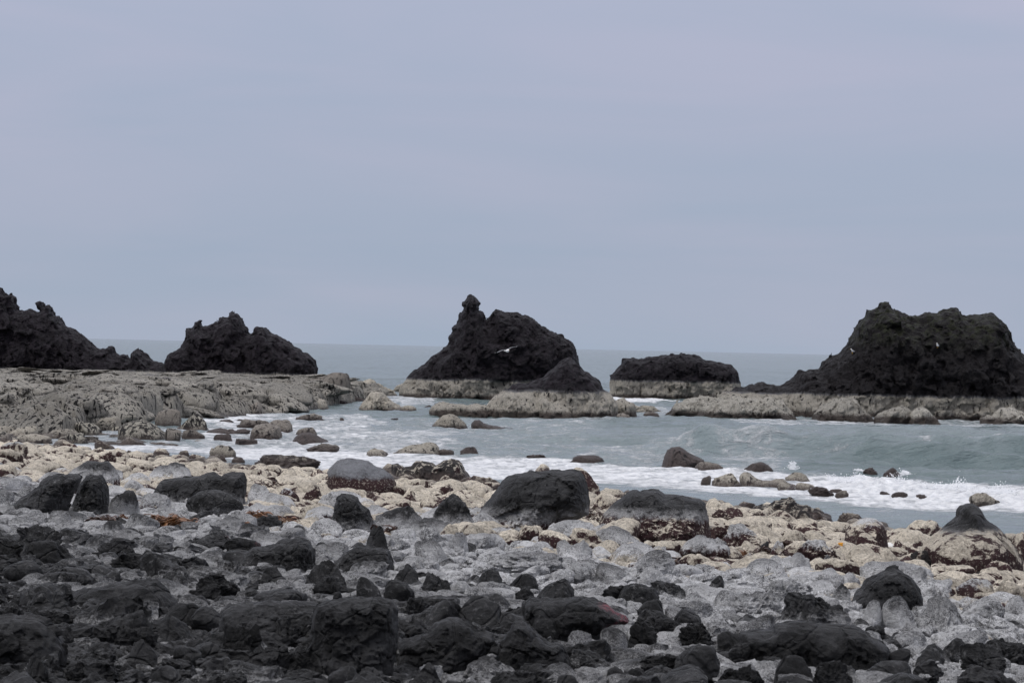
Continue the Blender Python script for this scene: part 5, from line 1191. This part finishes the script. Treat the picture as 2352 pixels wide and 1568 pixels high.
def gull_flying(loc, roll, label):
    e = bpy.data.objects.new('gull', None); COL.objects.link(e); e.location = loc; e.rotation_euler = (.05, roll, math.pi+.35); tag(e, label, 'gull')
    V, F = rings([(0, .30, .02, .002, .002), (0, .27, .015, .022, .02), (0, .22, .02, .045, .045), (0, .16, .0, .06, .06), (0, .05, -.01, .085, .08), (0, -.06, -.01, .075, .07), (0, -.16, 0, .045, .04), (0, -.22, .01, .05, .015), (0, -.33, .02, .09, .008), (0, -.34, .02, .003, .002)])
    link('body', mesh_np('body', np.array(V), np.array(F), M_WHITE), e)
    for s in (-1, 1):
        V, F = wing(s); w = link('wing', mesh_np('wing', np.array(V), np.array(F), M_GWING), e)
    V, F = rings([(0, .29, .018, .012, .012), (0, .33, .012, .008, .008), (0, .35, .004, .001, .001)], 8); link('beak', mesh_np('beak', np.array(V), np.array(F), M_BEAK), e)
def gull_standing(loc, rz, label):
    e = bpy.data.objects.new('gull', None); COL.objects.link(e); e.location = loc; e.rotation_euler = (0, 0, rz); tag(e, label, 'gull', 'gulls resting on the right stack')
    V, F = rings([(0, .17, .37, .003, .003), (0, .15, .375, .03, .03), (0, .11, .38, .045, .045), (0, .075, .34, .045, .06), (0, .04, .26, .07, .09), (0, -.03, .21, .085, .095), (0, -.12, .19, .07, .07), (0, -.22, .17, .045, .03), (0, -.32, .155, .03, .01), (0, -.34, .15, .002, .002)])
    link('body', mesh_np('body', np.array(V), np.array(F), M_WHITE), e)
    for s in (-1, 1):
        V, F = rings([(s*.055, .05, .25, .01, .02), (s*.075, .0, .23, .022, .065), (s*.075, -.1, .21, .022, .06), (s*.05, -.22, .18, .018, .03), (s*.02, -.36, .16, .004, .006)]); link('wing', mesh_np('wing', np.array(V), np.array(F), M_GWING), e)
        V, F = rings([(s*.03, .012, .07, .007, .08), (s*.03, -.012, .07, .007, .08)], 6); link('leg', mesh_np('leg', np.array(V), np.array(F), M_BEAK), e)
    V, F = rings([(0, .16, .372, .012, .012), (0, .20, .362, .008, .008), (0, .225, .355, .001, .001)], 8); link('beak', mesh_np('beak', np.array(V), np.array(F), M_BEAK), e)
gx_, gz_ = at_depth(1165, 805, 150); gull_flying((gx_, 150, gz_), .29, 'white gull gliding on spread wings in front of the tall middle stack')
bvh = BVHTree.FromObject(right, bpy.context.evaluated_depsgraph_get())
for (px, py, rz, lb) in ((1957, 812, 2.0, 'small pale gull resting on the left slope of the right stack'), (2152.5, 799, 2.6, 'white gull perched high in the middle of the right stack')):
    r = Vector(ray(px, py)); h = bvh.ray_cast(Vector((0, 0, EYE))-right.location, r.normalized())
    p_ = (h[0]+right.location) if h[0] else Vector((0, 226, 5)); gull_standing((p_.x, p_.y-.12, p_.z-.02), rz, lb)

# ------------------------------------------------------------------ spray thrown up by the broken wave
M_SPRAY = simple_mat('spray_water', (.88, .89, .91), .6, .3, 5, .03)
Vb, Fb = ICO[3]; import bmesh
_bm = bmesh.new(); bmesh.ops.create_icosphere(_bm, subdivisions=1, radius=1); V1 = np.array([v.co[:] for v in _bm.verts]); F1 = np.array([[v.index for v in f.verts] for f in _bm.faces]); _bm.free()
def spray(pts, label):
    V = np.concatenate([V1*np.array([r*1.2, r, r*rs.uniform(.7, 1.6)])+np.array(p) for p, r in pts]); F = np.concatenate([F1+i*len(V1) for i in range(len(pts))])
    o = link('spray', mesh_np('spray', V, F, M_SPRAY)); tag(o, label, kind='stuff')
pts = []
for k in range(13000):
    x = rs.uniform(11.8, 26); yb_ = float(np.interp(x, [8.5, 11, 14, 17.5, 30], [107, 106, 103.5, 97.5, 84])); y_ = yb_+rs.normal()*.6
    cl = max(0, float(pnoise(np.array([x*1.6, 1.0, 0]), 7))+.1); h_ = .34+abs(rs.normal())*(.07+.30*cl)
    pts.append(((x, y_, h_), .007+.012*rs.rand()))
spray(pts, 'spray along the crest of the broken wave')
for (c, cx, cy, w, hgt, n, lb) in ((6, 760, 225, 45, 55, 700, 'spray leaping over the small dark rock'), (6, 1180, 246, 60, 24, 900, 'spray beside the left dark rock in the breaking wave'), (6, 1480, 262, 50, 30, 800, 'spray beside the right dark rock in the breaking wave')):
    ax, ay = P(c, cx, cy); X, Y, Z = at_ground(ax, ay); sc = CROPS[c][2]*Y/FPX; pts = []
    for k in range(n):
        a = rs.normal()*.5; u = rs.rand()**1.5; pts.append(((X+(a*.5+.25*math.sin(a*9)*.5)*w*sc*(.6+u), Y+rs.normal()*.3, .15+u*hgt*sc*max(.1, 1-abs(a)*.7)), .007+.011*rs.rand()))
    spray(pts, lb)
print('objects', len(bpy.data.objects))
